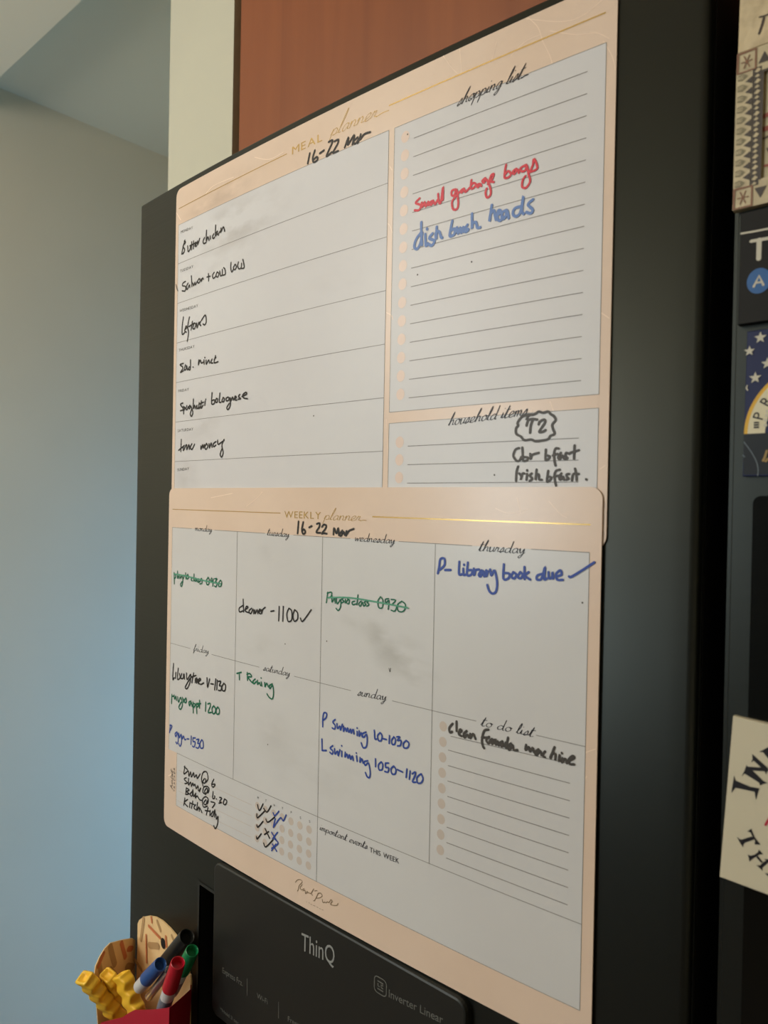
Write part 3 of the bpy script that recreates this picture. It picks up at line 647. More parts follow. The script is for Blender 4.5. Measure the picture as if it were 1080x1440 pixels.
note(wb, WM(5), 'green', 'dark green handwriting reading physio class 0930, struck out, under Monday', 1.97, ZI,
     '180,245 182,400;185,260 205,290 190,325;228,225 225,325 240,290 250,325;260,280 270,325 290,285 300,360 285,435 268,410 290,370;320,280 310,325;338,250 342,330;370,270 350,300 360,335 380,310 370,270;430,310 415,340 430,360;455,265 450,360;480,320 465,355 485,360 490,330 500,370;520,330 515,380 540,360 560,325 565,390 535,400',
     '650,310 625,360 635,410 660,400 665,340 650,310;700,320 685,355 710,360 720,330 715,430;740,330 775,330 750,370 775,390 760,440 740,430;820,350 795,390 800,435 830,425 838,380 820,350')
note(wb, WM(10), 'green2', 'pale green strike line under Monday', 1.9, ZI, '180,262 300,280 400,305 600,355 830,400')
note(wb, WM(5), 'black', 'black handwriting reading cleaner 1100 with a tick', 2.20, ZJ,
     '60,485 40,500 42,520 60,515;62,450 65,520;72,510 90,495 80,490 75,515 95,525;110,500 95,515 105,530 118,505 122,530;128,510 130,530 141,508 145,530;149,520 161,513 156,505 149,521 160,531;167,508 166,530 173,507 186,495;218,517 236,514;265,490 262,570;288,490 285,572;320,500 308,530 315,572 335,565 335,515 320,500;352,508 342,540 350,572 368,560 368,525 352,508;385,555 398,572 445,508')
note(wb, WM(5), 'green', 'dark green handwriting reading Physio class 0930, struck out, under Wednesday', 2.0, ZJ,
     '538,410 530,468;535,415 560,410 555,435 535,440;562,430 562,465 575,445 580,470;585,445 592,475 610,450 610,490 598,512 585,500;629,440 617,448 629,460 615,470;638,450 636,470;655,450 642,465 655,475 660,455 650,448;690,460 675,465 680,480 695,475;708,425 702,480;725,460 712,475 722,488 732,465 738,485;752,460 743,467 753,478 742,487;769,458 759,466 770,478 758,488',
     '835,435 820,460 825,495 845,495 848,455 835,435;880,445 862,450 865,470 882,455 878,505;895,450 920,455 900,480 925,485 915,515 895,510;955,460 930,480 935,515 965,515 975,480 955,460')
note(wb, WM(10), 'green2', 'pale green strike line under Wednesday', 2.2, ZJ, '540,440 660,440 820,465 990,497')
note(wb, WM(5), 'navy', 'blue handwriting reading P- library book due with a tick', 3.7, ZK,
     '80,232 88,190 95,150 118,148 118,185 90,212;122,213 155,213;205,165 203,235 218,238;228,205 230,240 242,240;232,182 234,183;255,170 250,240 275,240 280,215 255,215;290,205 292,245 300,215 320,210;335,215 318,240 330,250 345,218 350,250;362,215 362,250 372,220;385,210 392,245 410,215 425,280 420,335 400,350 380,335 368,300',
     '465,180 462,262 490,262 498,235 468,230;520,225 508,250 525,262 538,240 520,225;562,225 545,250 562,262 575,240 560,225;585,195 585,265;610,225 588,245 618,268;690,235 660,245 658,268 685,262 705,195 700,265 715,262;725,225 728,260 745,255 748,225 752,262;770,250 800,240 795,215 770,235 775,268 808,270;845,250 858,252 920,215 992,168')
note(wb, WM(5), 'navy', 'blue handwriting reading P swimming 10-1030', 2.5, ZL,
     '105,185 105,120 115,70 138,75 132,110 110,130;210,125 190,145 210,175 205,205 185,195;225,160 230,200 250,180 255,215 270,165;280,180 280,225 295,195 305,225 315,195 325,232 340,205 345,240 358,210;365,210 368,245;395,225 395,260;395,195 396,197;412,220 412,265 430,235 438,270;470,230 440,245 450,275 475,250 480,310 470,355 445,360 430,320',
     '540,215 545,285 558,288;590,235 568,260 575,300 598,300 605,260 590,235;612,285 642,292;668,260 665,325;705,270 685,300 692,332 712,330 718,290 705,270;730,270 755,270 735,300 765,300 760,340 735,345;810,300 785,325 790,360 820,360 832,325 810,300')
note(wb, WM(5), 'navy', 'blue handwriting reading L swimming 1050-1120', 2.5, ZL,
     '98,290 100,385;100,385 135,385;190,345 168,365 190,390 185,415 165,400;205,370 208,415 230,390 235,430 250,380;265,390 265,435;265,345 266,347;295,400 292,440 310,415 318,450 332,420 340,460 355,430 362,468;390,430 395,475;388,405 389,407;420,445 418,485 435,455 445,490;485,470 455,480 465,510 490,490 505,560 500,610 480,605 465,570',
     '550,455 550,520;600,480 575,505 580,545 605,545 612,505 600,480;660,490 635,490;635,490 635,525 660,530 655,565 628,560;705,515 680,540 690,580 715,580 722,545 705,515;735,545 778,565;815,540 808,610;842,555 835,625;860,580 885,565 885,590 862,645 890,650;935,580 900,610 905,655 935,655 950,620 935,580')
note(wb, WM(5), 'grey', 'smudged black handwriting reading clean formula machine', 3.7, ZM_,
     '98,130 75,160 80,190 95,185;125,115 125,180;140,195 160,180 150,170 140,200 160,215;195,180 175,200 180,225 200,205 210,225;220,200 220,230 240,200 255,235;345,170 315,180 300,240 305,280 315,298;300,225 345,225;350,220 330,240 345,265 360,240;370,235 370,270 385,240;395,240 395,275 410,250 415,280 430,255 435,285;440,250 450,285 465,260;480,225 465,295;500,265 480,290 490,310 510,275 520,310 545,310',
     '605,275 600,310 625,290 630,320 650,295 658,325;690,305 668,325 675,345 700,315 710,345;735,320 718,345 735,360;800,290 770,370 780,340 805,335 805,375;835,345 830,385;850,330 852,332;855,365 850,395 875,370 885,400;895,385 935,365 925,350 900,375 905,405 935,408')
note(wb, WM(5), 'black', 'black handwriting reading library time V-1130', 2.20, ZN,
     '75,75 68,205 80,195;95,150 90,200;115,115 108,205 130,195 125,160;145,160 135,195 155,200 160,165;165,165 168,205;185,155 190,210 220,165 215,230 190,285 175,270 215,200;245,155 230,235;222,190 265,175;260,200 258,235;270,195 270,240 282,205 285,245;290,225 305,210 295,200 288,235 305,250 330,238',
     '358,195 362,275 380,205;390,245 412,248;432,205 422,295;445,215 440,295;455,225 475,225 462,260 480,265 475,300 455,300;500,240 485,270 490,302 510,300 515,260 500,240')
note(wb, WM(5), 'green', 'dark green handwriting reading physio appt 1200', 2.20, ZN,
     '62,335 58,410;60,350 78,350;80,340 85,375 95,350 100,385;110,355 118,400 135,360 150,420 135,460 120,440 140,400;150,360 160,395;160,375 158,400;180,365 165,390 178,405 185,380 178,365;222,390 205,400 210,430 225,400 232,435;240,400 242,490;242,410 262,420 245,445;268,410 272,495;272,415 290,425 272,445;295,385 295,450;275,410 305,412',
     '348,400 345,475;365,415 385,410 385,435 368,485 395,485;415,430 400,455 408,495 425,490 430,455 415,430;448,440 435,465 440,498 460,495 462,460 448,440')
note(wb, WM(5), 'navy', 'blue handwriting reading P gym 1530', 2.09, ZN,
     '48,590 42,655;45,595 62,600 48,635;105,650 88,665 95,690 110,660 115,720 105,750 95,735;120,660 125,700 140,670 142,740 130,770 120,750;145,685 150,710 160,685 170,715 180,712;190,708 205,710;225,685 222,755;260,700 240,700;240,700 240,730 258,735 250,775 235,770;270,715 290,712 278,745 295,750 285,785 265,780;315,715 298,745 305,785 325,780 325,735 315,715')
note(wb, WM(5), 'green', 'dark green handwriting reading T Rowing', 2.2, ZN,
     '610,158 648,148;630,155 632,210;698,150 700,215;695,165 720,160 735,185 705,190 740,235 750,230;765,205 745,225 755,245 775,225;785,215 785,250 800,235 810,260;815,230 822,262;815,195 816,197;845,235 848,270 862,240 875,270;910,245 885,260 890,285 912,260 920,320 910,370 885,360 865,330')
note(wb, WM(5), 'black', 'black handwriting reading Dinner @ 6', 1.97, ZG,
     '140,80 132,130;135,85 160,110 135,135;165,115 168,150 180,120 185,155 200,125 205,155 220,140 225,165 245,135;275,165 262,190 280,195 285,165 285,190 300,165 290,120 265,125 255,170 265,215;340,170 325,205 335,225 350,205 330,205')
note(wb, WM(5), 'black', 'black handwriting reading Showers @ 6.30', 1.97, ZG,
     '150,160 135,170 158,195 140,200;165,165 165,210 180,190 185,220 195,195 200,215 210,205 218,235 230,215 235,250 250,230 240,255;290,230 275,255 290,265 298,235 298,265 308,240 295,220 270,225 265,260 285,275;335,255 332,300 345,300 345,285;358,305 359,306;380,295 395,300 380,325 395,330 375,335;415,305 405,335 420,345 430,320 415,305')
note(wb, WM(5), 'black', 'black handwriting reading Bedtime @ 7', 1.97, ZG,
     '150,230 145,275;150,230 170,245 150,255 170,270 145,275;190,255 175,275 190,285 195,240 200,290 215,265 212,300 225,285 240,310 255,315;285,310 270,335 285,345 295,315 295,340 302,310 285,290 262,310 268,360 295,355;320,325 348,335 330,365')
note(wb, WM(5), 'black', 'black handwriting reading Kitchen tidy', 1.97, ZG,
     '140,300 132,350;160,310 137,330 160,360;175,330 172,365;195,320 185,370;180,335 205,345;215,345 202,365 215,380;228,330 222,385 238,360 240,390;245,370 258,400;300,365 288,415;280,385 310,390;315,385 312,420;335,390 320,415 332,425 348,380 345,430;355,410 358,445 370,425 365,480 350,510 340,490')
note(wb, WM(5), 'black', 'black ticks and a cross in the habit tracker', 2.20, ZG,
     '642,345 655,385 680,340;685,370 708,395 735,352;638,408 642,435 690,390;700,445 715,465 760,430;638,485 645,500 680,460;635,565 640,580 668,545;695,510 725,575;720,530 690,550;685,610 700,635 750,585')
note(wb, WM(6), 'navy', 'blue ticks and crosses in the habit tracker', 2.20, ZG,
     '750,400 762,420 790,390;765,440 755,480 752,500;752,500 800,435 820,455 840,415;740,535 770,585;780,535 745,580;760,580 785,610 740,645;745,615 775,665;770,615 740,660')
for c in ((404.5, 905), (463, 901), (822, 847), (380, 1046)):
    ink = Ink(); ink.disc(front(c), 0.0006, 0.0006, 8); ink.build('ink_speck', M['grey'], WM(3), wb)
ink = Ink()
trace(ink, (540, 930, 10), '105,90 118,140 128,90', 1.0)
ink.build('ink_speck', M['grey'], WM(3), wb)
adopt(wb)
# ------------------------------------------------------------------ magnets on the right-hand door
def px_outline(pts, y): return [(lambda P: (P.x, P.z))(hit(p, 1, y)) for p in pts]
def slab(name, P, yf, yb, mat, parent, bevel=0.0):
    """closed prism of an outline (x, z) between two y planes, front edge slightly eased"""
    n = len(P); cx = sum(p[0] for p in P)/n; cz = sum(p[1] for p in P)/n
    e = 0.0006
    inn = [(p[0]+(cx-p[0])*e/max(1e-6, math.hypot(cx-p[0], cz-p[1])), p[1]+(cz-p[1])*e/max(1e-6, math.hypot(cx-p[0], cz-p[1]))) for p in P]
    v = [(x, yf, z+Z0) for x, z in inn]+[(x, yf+e, z+Z0) for x, z in P]+[(x, yb, z+Z0) for x, z in P]
    f = [tuple(range(n))]+[tuple(range(3*n-1, 2*n-1, -1))]
    for j in range(2): f += [(j*n+i, j*n+(i+1) % n, (j+1)*n+(i+1) % n, (j+1)*n+i) for i in range(n)]
    return mesh_obj(name, v, f, mat, parent)
RB = RY-0.0004                                        # back of the magnets
def wide(pts, y, w):
    """magnet outline from its left edge (top and bottom pixel) and a width in metres to the right"""
    a = hit(pts[0], 1, y); b = hit(pts[1], 1, y)
    return [(a.x, a.z), (a.x+w, a.z), (b.x+w, b.z), (b.x, b.z)]
M['cream'] = mottle(new_mat('cream stone resin', rgb(206, 188, 152), 0.6), rgb(168, 150, 118), 90, lo=0.45, hi=0.75, bump=0.6, bscale=160)
M['bronze'] = new_mat('dark brown relief line', rgb(58, 44, 36), 0.5)
M['rust'] = new_mat('rust brown relief', rgb(132, 92, 68), 0.55)
M['resin'] = mottle(new_mat('ivory relief', rgb(196, 182, 148), 0.5), rgb(176, 162, 130), 120, lo=0.4, hi=0.7)
M['darkrelief'] = new_mat('dark grey relief recess', rgb(64, 56, 50), 0.5)
M['picture'] = mottle(new_mat('pale picture ground', rgb(184, 172, 138), 0.4), rgb(176, 163, 128), 40)
ym = RY-0.004
# cream lettered magnet
g1 = 'souvenir magnets on the right fridge door'
o = empty('lettered_stone_magnet', (0.33, RB, Z0+0.24), 'cream stone textured magnet lettered with a dark T, at the top of the right door', 'magnet', g1)
slab('plate', wide([(1042, -45), (1037.5, 76)], ym, 0.075), ym, RB, M['cream'], o)
mpx = plane_px(ym); ink = Ink()
ZT1 = (1010, 0, 14.4)
trace(ink, ZT1, '925,365 890,500 830,680', 3.4, mpx); trace(ink, ZT1, '840,350 920,330 1000,300 1060,285', 2.2, mpx)
ink.build('lettering', M['bronze'], flat_map(ym-0.0002), o)
adopt(o)
# framed picture magnet
ym = RY-0.005; mpx = plane_px(ym)
o = empty('framed_picture_magnet', (0.33, RB, Z0+0.18), 'magnet with an ornate petal patterned frame around a pale picture, below the cream T magnet', 'magnet', g1)
OUT = wide([(1036.5, 77), (1030, 296.5)], ym, 0.075)
slab('plate', OUT, RY-0.0035, RB, M['picture'], o)
xl0, zt = OUT[0]; xl1, zb = OUT[3]; Wd = 0.075
def fx(s, t): return (xl0+(xl1-xl0)*t+s, zt+(zb-zt)*t)             # s metres from the left edge, t from 0 (top) to 1 (bottom)
FW = 0.0128; Hh = zt-zb
# frame border: four bars
bm = bmesh.new()
def bar(s0, s1, t0, t1, y0=ym, y1=RY-0.0034):
    q = [fx(s0, t0), fx(s1, t0), fx(s1, t1), fx(s0, t1)]
    a = [bm.verts.new((x, y0, z+Z0)) for x, z in q]; b = [bm.verts.new((x, y1, z+Z0)) for x, z in q]
    bm.faces.new(a)
    for i in range(4): bm.faces.new((a[i], b[i], b[(i+1) % 4], a[(i+1) % 4]))
ft = FW/Hh
bar(0, FW, 0, 1); bar(Wd-FW, Wd, 0, 1); bar(FW, Wd-FW, 0, ft); bar(FW, Wd-FW, 1-ft, 1)
bm_obj('frame', bm, M['resin'], o)
rel = Ink(); dk = Ink(); ru = Ink()
npet = 11; t0 = ft*0.78; t1 = 1-ft*0.78
strip = Ink()
pit = (t1-t0)/npet
strip.poly([fx(0.0083, t0), fx(0.0119, t0), fx(0.0119, t1), fx(0.0083, t1)]); strip.build('frame_relief', M['darkrelief'], flat_map(ym-0.0001), o, label='dark inner strip of the frame')
olive = Ink(); leaf = Ink()
for k in range(npet):
    tm = t0+pit*(k+.5)
    if k: dk.poly([fx(0.0076, tm-pit*.5-pit*.34), fx(0.0044, tm-pit*.5), fx(0.0076, tm-pit*.5+pit*.34)])
    olive.poly([fx(0.0008, tm-pit*.26), fx(0.0030, tm-pit*.33), fx(0.0044, tm-pit*.2), fx(0.0056, tm), fx(0.0044, tm+pit*.2), fx(0.0030, tm+pit*.33), fx(0.0008, tm+pit*.26)])
    for q in (-.14, .02, .16): leaf.stroke([fx(0.0010, tm+pit*q*.6), fx(0.0036, tm+pit*q)], 0.00035, caps=False)
    leaf.poly([fx(0.0086, tm-pit*.1), fx(0.0102, tm-pit*.42), fx(0.0117, tm-pit*.2), fx(0.0102, tm+pit*.02)])
    leaf.poly([fx(0.0088, tm+pit*.36), fx(0.0100, tm+pit*.14), fx(0.0112, tm+pit*.34), fx(0.0100, tm+pit*.46)])
olive.build('petal_relief', new_mat('olive grey petal', rgb(128, 120, 92), 0.5), flat_map(ym-0.00015), o, label='olive grey petals')
leaf.build('petal_relief', M['resin'], flat_map(ym-0.0003), o, label='ivory leaf relief')
dk.stroke([fx(0.0080, ft*.8), fx(0.0080, 1-ft*.8)], 0.0004, smooth=False)
dk.stroke([fx(0.0124, ft), fx(0.0124, 1-ft)], 0.0011, smooth=False); dk.stroke([fx(0.0124, ft), fx(Wd-FW, ft)], 0.0011, smooth=False)
for k in range(7):
    s = FW*.7+0.004+k*0.0068
    for tt, sg in ((ft*.45, 1), (1-ft*.45, -1)):
        dk.poly([fx(s-0.0028, tt+sg*ft*.22), fx(s, tt-sg*ft*.2), fx(s+0.0028, tt+sg*ft*.22)])
for (ta, tb) in ((0.006, ft*.8), (1-ft*.8, 0.994)):
    lpq = [fx(0.0006, ta), fx(0.0090, ta), fx(0.0090, tb), fx(0.0006, tb), fx(0.0006, ta)]
    ru = Ink(); ru.stroke(lpq, 0.0011, smooth=False)
    c = fx(0.0048, (ta+tb)/2)
    for k in range(6): ru.stroke([c, (c[0]+.0026*math.cos(k*math.pi/3), c[1]+.0034*math.sin(k*math.pi/3))], 0.0005)
    ru.build('corner_square', M['rust'], flat_map(ym-0.0003), o, label='rust brown corner square')
dk.build('frame_relief', M['darkrelief'], flat_map(ym-0.0002), o, label='dark petal and zigzag relief')
pic = Ink(); mp2 = plane_px(RY-0.0036); ZT2 = (980, 0, 4.5)
trace(pic, ZT2, '380,855 420,820 480,805 520,800', 7, mp2); trace(pic, ZT2, '420,740 450,725 500,722', 6, mp2); trace(pic, ZT2, '430,1050 470,1042', 3.5, mp2)
pic.build('picture_motif', new_mat('dull red motif', rgb(140, 66, 48), 0.5), flat_map(RY-0.0038), o, label='dull red painted motif')
pic = Ink(); trace(pic, ZT2, '385,880 415,880 450,865 500,850', 2.6, mp2); trace(pic, ZT2, '445,940 455,960', 2, mp2); trace(pic, ZT2, '445,1135 470,1140', 2, mp2)
pic.build('picture_motif', M['bronze'], flat_map(RY-0.0039), o, label='dark painted motif')
adopt(o)
# black sign magnet
M['signblack'] = new_mat('black enamel', rgb(20, 20, 18), 0.6, spec=0.25)
M['signwhite'] = new_mat('off white enamel', rgb(196, 192, 174), 0.5)
M['signblue'] = new_mat('transit blue enamel', rgb(24, 88, 150), 0.5)
ym = RY-0.0045; mpx = plane_px(ym); ZT3 = (1010, 310, 8.47)
o = empty('transit_sign_magnet', (0.33, RB, Z0+0.11), 'black sign magnet with white T and blue circled A, below the framed picture', 'magnet', g1)
slab('plate', wide([(1041.5, 300), (1037, 457)], ym, 0.075), ym, RB, M['signblack'], o)
ink = Ink(); trace(ink, ZT3, '275,158 440,130 593,100 700,82', 2.6, mpx, False); ink.build('white_line', M['signwhite'], flat_map(ym-0.0002), o)
ink = Ink(); trace(ink, ZT3, '395,250 593,215 640,207', 4.4, mpx, False); trace(ink, ZT3, '490,235 484,455', 6.5, mpx, False); ink.build('lettering', M['signwhite'], flat_map(ym-0.0003), o)
c = mpx((1010+485/8.47, 310+720/8.47)); ink = Ink(); ink.disc(c, 0.00560, 0.0063, 40); ink.build('blue_disc', M['signblue'], flat_map(ym-0.0002), o, label='blue disc behind the letter A')
ink = Ink(); trace(ink, ZT3, '425,790 490,660 540,770', 3.0, mpx, False); trace(ink, ZT3, '450,745 525,735', 2.4, mpx, False); ink.build('lettering', M['signwhite'], flat_map(ym-0.0004), o)
adopt(o)
# seal magnet
M['sealnavy'] = new_mat('navy print', rgb(26, 36, 76), 0.5, spec=0.3)
M['sealdark'] = mottle(new_mat('dark slate print', rgb(20, 26, 34), 0.5, spec=0.3), rgb(24, 32, 38), 30)
M['sealgold'] = new_mat('gold yellow print', rgb(214, 166, 26), 0.4)
M['sealcream'] = new_mat('cream print', rgb(214, 206, 172), 0.4)
ym = RY-0.003; mpx = plane_px(ym); ZT4 = (1020, 460, 6.55)
def zp(x, y, z=ZT4): return mpx((z[0]+x/z[2], z[1]+y/z[2]))
o = empty('round_seal_magnet', (0.34, RB, Z0+0.04), 'navy magnet with white stars and a gold ringed seal, under the black sign', 'magnet', g1)
OUT = wide([(1050.5, 466), (1044, 670)], ym, 0.07)
slab('plate', OUT, ym, RB, M['sealnavy'], o)
b1 = zp(168, 985); 
ink = Ink(); q0 = zp(168, 985); q2 = zp(160, 1370)
ink.poly([(q0[0]+.0002, q0[1]), (q0[0]+.0695, q0[1]), (q2[0]+.0697, q2[1]+.0006), (q2[0]+.0004, q2[1]+.0006)]); ink.build('lower_band', M['sealdark'], flat_map(ym-0.0002), o, label='dark slate lower band')
# ring centre from three points of the outer gold edge, flattened where the band starts
pa, pb, pc = zp(172, 960), zp(180, 705), zp(393, 435)
def circ(a, b, c):
    ax, ay, bx, by, cx_, cy_ = *a, *b, *c
    d = 2*(ax*(by-cy_)+bx*(cy_-ay)+cx_*(ay-by))
    ux = ((ax*ax+ay*ay)*(by-cy_)+(bx*bx+by*by)*(cy_-ay)+(cx_*cx_+cy_*cy_)*(ay-by))/d
    uy = ((ax*ax+ay*ay)*(cx_-bx)+(bx*bx+by*by)*(ax-cx_)+(cx_*cx_+cy_*cy_)*(bx-ax))/d
    return (ux, uy), math.hypot(ax-ux, ay-uy)
cc = (q0[0]+0.0345, q0[1]); RO = 0.0343
def half(r_, y_off, mat, name, label=None, r_in=0.0):
    ink = Ink(); n_ = 48
    for i in range(n_):
        a = math.pi*i/n_; b = math.pi*(i+1)/n_
        ink.poly([(cc[0]+r_*math.cos(a), cc[1]+r_*math.sin(a)), (cc[0]+r_*math.cos(b), cc[1]+r_*math.sin(b)), (cc[0]+r_in*math.cos(b), cc[1]+r_in*math.sin(b)), (cc[0]+r_in*math.cos(a), cc[1]+r_in*math.sin(a))])
    return ink.build(name, mat, flat_map(ym-y_off), o, label)
half(RO, 0.0002, M['sealgold'], 'gold_ring', None, RO-0.0017); half(RO-0.0017, 0.0002, M['sealcream'], 'lettered_ring', None, RO-0.0098)
ink = Ink()
for k, ch in enumerate('PRES'):
    a = math.radians(180-17-k*15.5); V, F = font_mesh(ch); mx = max(p[0] for p in V); k0 = len(ink.v); rr = RO-0.0078
    for x, y in V:
        xx = (x-mx/2)*0.0072; yy = y*0.0072
        ink.v.append((cc[0]+(rr+yy)*math.cos(a)+xx*math.sin(a), cc[1]+(rr+yy)*math.sin(a)-xx*math.cos(a)))
    ink.f += [tuple(i+k0 for i in f_) for f_ in F]
for dz_ in (0.0030, 0.0042, 0.0054): ink.stroke([(cc[0]-RO+.0046, cc[1]+dz_), (cc[0]-RO+.0070, cc[1]+dz_)], 0.0008, caps=False)
ink.build('ring_lettering', M['ink'], flat_map(ym-0.0004), o)
ink = Ink()
def star(c, r_):
    ink.poly([(c[0]+(r_ if i % 2 == 0 else r_*.42)*math.sin(i*math.pi/5), c[1]+(r_ if i % 2 == 0 else r_*.42)*math.cos(i*math.pi/5)) for i in range(10)])
for x, y, r_ in ((325, 98, .0030), (225, 222, .0027), (390, 335, .0030), (278, 468, .0030)): star(zp(x, y), r_)
for x, y in ((372, 905), (375, 858), (385, 815), (392, 775)): ink.disc(zp(x, y), .0009, .0009, 8)
trace(ink, ZT4, '205,540 196,560 208,582', 1.6, mpx)
ink.build('white_stars', M['signwhite'], flat_map(ym-0.0005), o)
ink = Ink(); trace(ink, ZT4, '175,1060 235,1140 285,1230 305,1310 300,1370', 1.3, mpx); trace(ink, ZT4, '165,1180 180,1195', 1.5, mpx); ink.build('thin_arc', new_mat('grey blue line', rgb(92, 104, 112), 0.4), flat_map(ym-0.0005), o)
ink = Ink(); trace(ink, ZT4, '385,1140 365,1200 350,1230;393,1215 375,1235', 3.2, mpx); ink.build('gold_motif', new_mat('dull gold motif', rgb(150, 122, 60), 0.4), flat_map(ym-0.0005), o, label='dull gold motif')
adopt(o)
# white tilted magnet
M['enamel'] = new_mat('white ceramic magnet', rgb(206, 198, 174), 0.35)
ym = RY-0.004; mpx = plane_px(ym); ZT5 = (1000, 1000, 5.54)
o = empty('white_slogan_magnet', (0.34, RB, Z0-0.16), 'slightly tilted white square magnet with black serif capitals, alone low on the right door', 'magnet', g1)
a = mpx((1030.5, 1007)); b = mpx((1011.5, 1233.5)); c1 = mpx((1080, 1018.5)); ex = (0.078, (c1[1]-a[1])/(c1[0]-a[0])*0.078)
slab('plate', [a, (a[0]+ex[0], a[1]+ex[1]), (b[0]+ex[0], b[1]+ex[1]), b], ym, RB, M['enamel'], o)
ink = Ink()
def zpoly(txt): 
    for st in parse(txt): ink.poly([mpx((ZT5[0]+x/ZT5[2], ZT5[1]+y/ZT5[2])) for x, y in st])
# I
zpoly('180,500 192,540 305,588 375,600 350,690 340,628 190,596 158,636')
ZT5 = (1020, 1050, 18.0)
zpoly('410,745 480,620 540,455 565,520 700,640 640,720 490,680')
zpoly('490,680 620,560 700,610 960,860 1070,920 960,940 880,980 860,910')
zpoly('540,500 800,520 960,520 1080,560 1100,600 1050,640 1030,700 1000,620 640,600')
zpoly('680,180 1080,540 1080,600 900,520 720,350 660,395 690,300')
zpoly('850,125 940,90 1080,10 1140,60 1140,330 1080,290 960,140')
ZT5 = (1020, 1150, 16.0)
zpoly('260,420 330,480 380,485 580,420 660,430 640,490 440,555 405,600 400,660 330,560')
zpoly('500,305 590,240 610,310 660,430 790,600 670,600 655,550 680,530 590,380 575,330')
zpoly('505,825 570,850 650,830 740,770 755,710 855,820 780,820 600,930 545,985 530,900')
zpoly('690,880 740,860 850,1000 810,1010')
zpoly('870,925 960,930 1010,960 960,1010 830,1120 840,1190 700,1060 780,1070 860,990 920,960')
zpoly('890,1240 960,1250 1000,1300 960,1310')
ZT5 = (1000, 1000, 5.54)
ink.build('lettering', new_mat('black serif print', rgb(24, 22, 28), 0.4), flat_map(ym-0.0002), o)
ink = Ink(); trace(ink, ZT5, '425,885 445,850 470,820', 3.2, mpx); ink.build('red_mark', new_mat('red print', rgb(178, 44, 64), 0.4), flat_map(ym-0.0002), o, label='red printed mark')
adopt(o)

# ------------------------------------------------------------------ marker holder shaped like a box of chips
M['card'] = new_mat('printed cream card', rgb(240, 206, 152), 0.55)
M['redcard'] = new_mat('red card', rgb(176, 22, 50), 0.4)
M['fryprint'] = new_mat('orange brown fry print', rgb(206, 122, 78), 0.55)
M['fryprint2'] = new_mat('tan fry print', rgb(186, 150, 104), 0.55)
o = empty('chip_box_marker_holder', (-0.23, -0.005, Z0-0.61), 'red chip box shaped marker holder with fry patterned lining, low on the left door', 'pen holder')
bk = door_map(0.0022)
ZQ = (90, 1270, 5.4)
# back card
P = [front((ZQ[0]+x/ZQ[2], ZQ[1]+y/ZQ[2])) for x, y in ((572, 300), (573, 150), (585, 122), (615, 100), (660, 91), (710, 100), (760, 128), (820, 185), (870, 245), (900, 300))]
P = [(-0.2835, -0.605)]+[(max(p[0], -0.2835), p[1]) for p in P]+[(-0.178, -0.455), (-0.176, -0.475), (-0.176, -0.605)]
n = len(P); v = [door_map(0.0022)(*p) for p in P]+[door_map(0.0006)(*p) for p in P]
mesh_obj('back_card', v, [tuple(range(n)), tuple(range(2*n-1, n-1, -1))]+[(i, (i+1) % n, n+(i+1) % n, n+i) for i in range(n)], M['card'], o)
hole = front((ZQ[0]+770/ZQ[2], ZQ[1]+298/ZQ[2])); ink = Ink(); ink.disc(hole, 0.0046, 0.0052, 24); ink.build('hanging_hole', M['gap'], door_map(0.0026), o, label='round hanging hole')
for t, w_ in (('660,165 745,255', 4.2), ('640,235 645,440', 3.8), ('680,100 684,135', 4.5), ('790,245 795,320', 4)):
    ink = Ink(); trace(ink, ZQ, t, w_, smooth=False); ink.build('fry_pattern', M['fryprint'], door_map(0.0027), o)
for t, w_ in (('622,110 600,270', 6.5), ('725,130 748,200', 5.5), ('665,312 728,318', 9), ('835,240 850,275', 5), ('540,400 605,500', 6)):
    ink = Ink(); trace(ink, ZQ, t, w_, smooth=False); ink.build('fry_pattern', M['fryprint2'], door_map(0.0025), o)
# left side wall, its inner face seen
SX = -0.287
def side_x(y): return SX+0.43*(0.009-y)
def side_pt(q):
    D = ray(q); t = (SX+0.43*0.009-CAM.x-0.43*CAM.y)/(D.x+0.43*D.y); P = CAM+t*D; return (P.y, P.z)
P = [(0.0085, -0.4735)]+[side_pt((ZQ[0]+x/ZQ[2], ZQ[1]+y/ZQ[2])) for x, y in ((560, 268), (520, 268), (440, 280), (350, 305), (310, 345), (270, 410), (240, 480), (230, 550))]
P = [(min(p[0], 0.0085), p[1]) for p in P]+[(-0.0425, -0.53), (-0.034, -0.605), (0.0085, -0.605)]
n = len(P); v = [(side_x(y), y, z+Z0) for y, z in P]+[(side_x(y)-0.0012, y, z+Z0) for y, z in P]
mesh_obj('side_card', v, [tuple(range(n)), tuple(range(2*n-1, n-1, -1))]+[(i, (i+1) % n, n+(i+1) % n, n+i) for i in range(n)], M['card'], o, label='left side card with fry patterned inside')
def side_trace(ink, txt, w_):
    for st in parse(txt):
        Q = [side_pt((ZQ[0]+x/ZQ[2], ZQ[1]+y/ZQ[2])) for x, y in st]; ink.stroke(Q, w_, smooth=False)
smap = lambda a, b: Vector((side_x(a)+0.0004, a, b+Z0))
for t, w_ in (('435,300 465,410', 0.0045), ('490,346 512,345', 0.0055), ('300,380 260,480', 0.004)):
    ink = Ink(); side_trace(ink, t, w_); ink.build('fry_pattern', M['fryprint'], smap, o)
for t, w_ in (('350,330 385,465', 0.006), ('270,470 290,590', 0.005), ('480,480 515,485', 0.007), ('350,500 400,560', 0.005)):
    ink = Ink(); side_trace(ink, t, w_); ink.build('fry_pattern', M['fryprint2'], lambda a, b: Vector((side_x(a)+0.0003, a, b+Z0)), o)
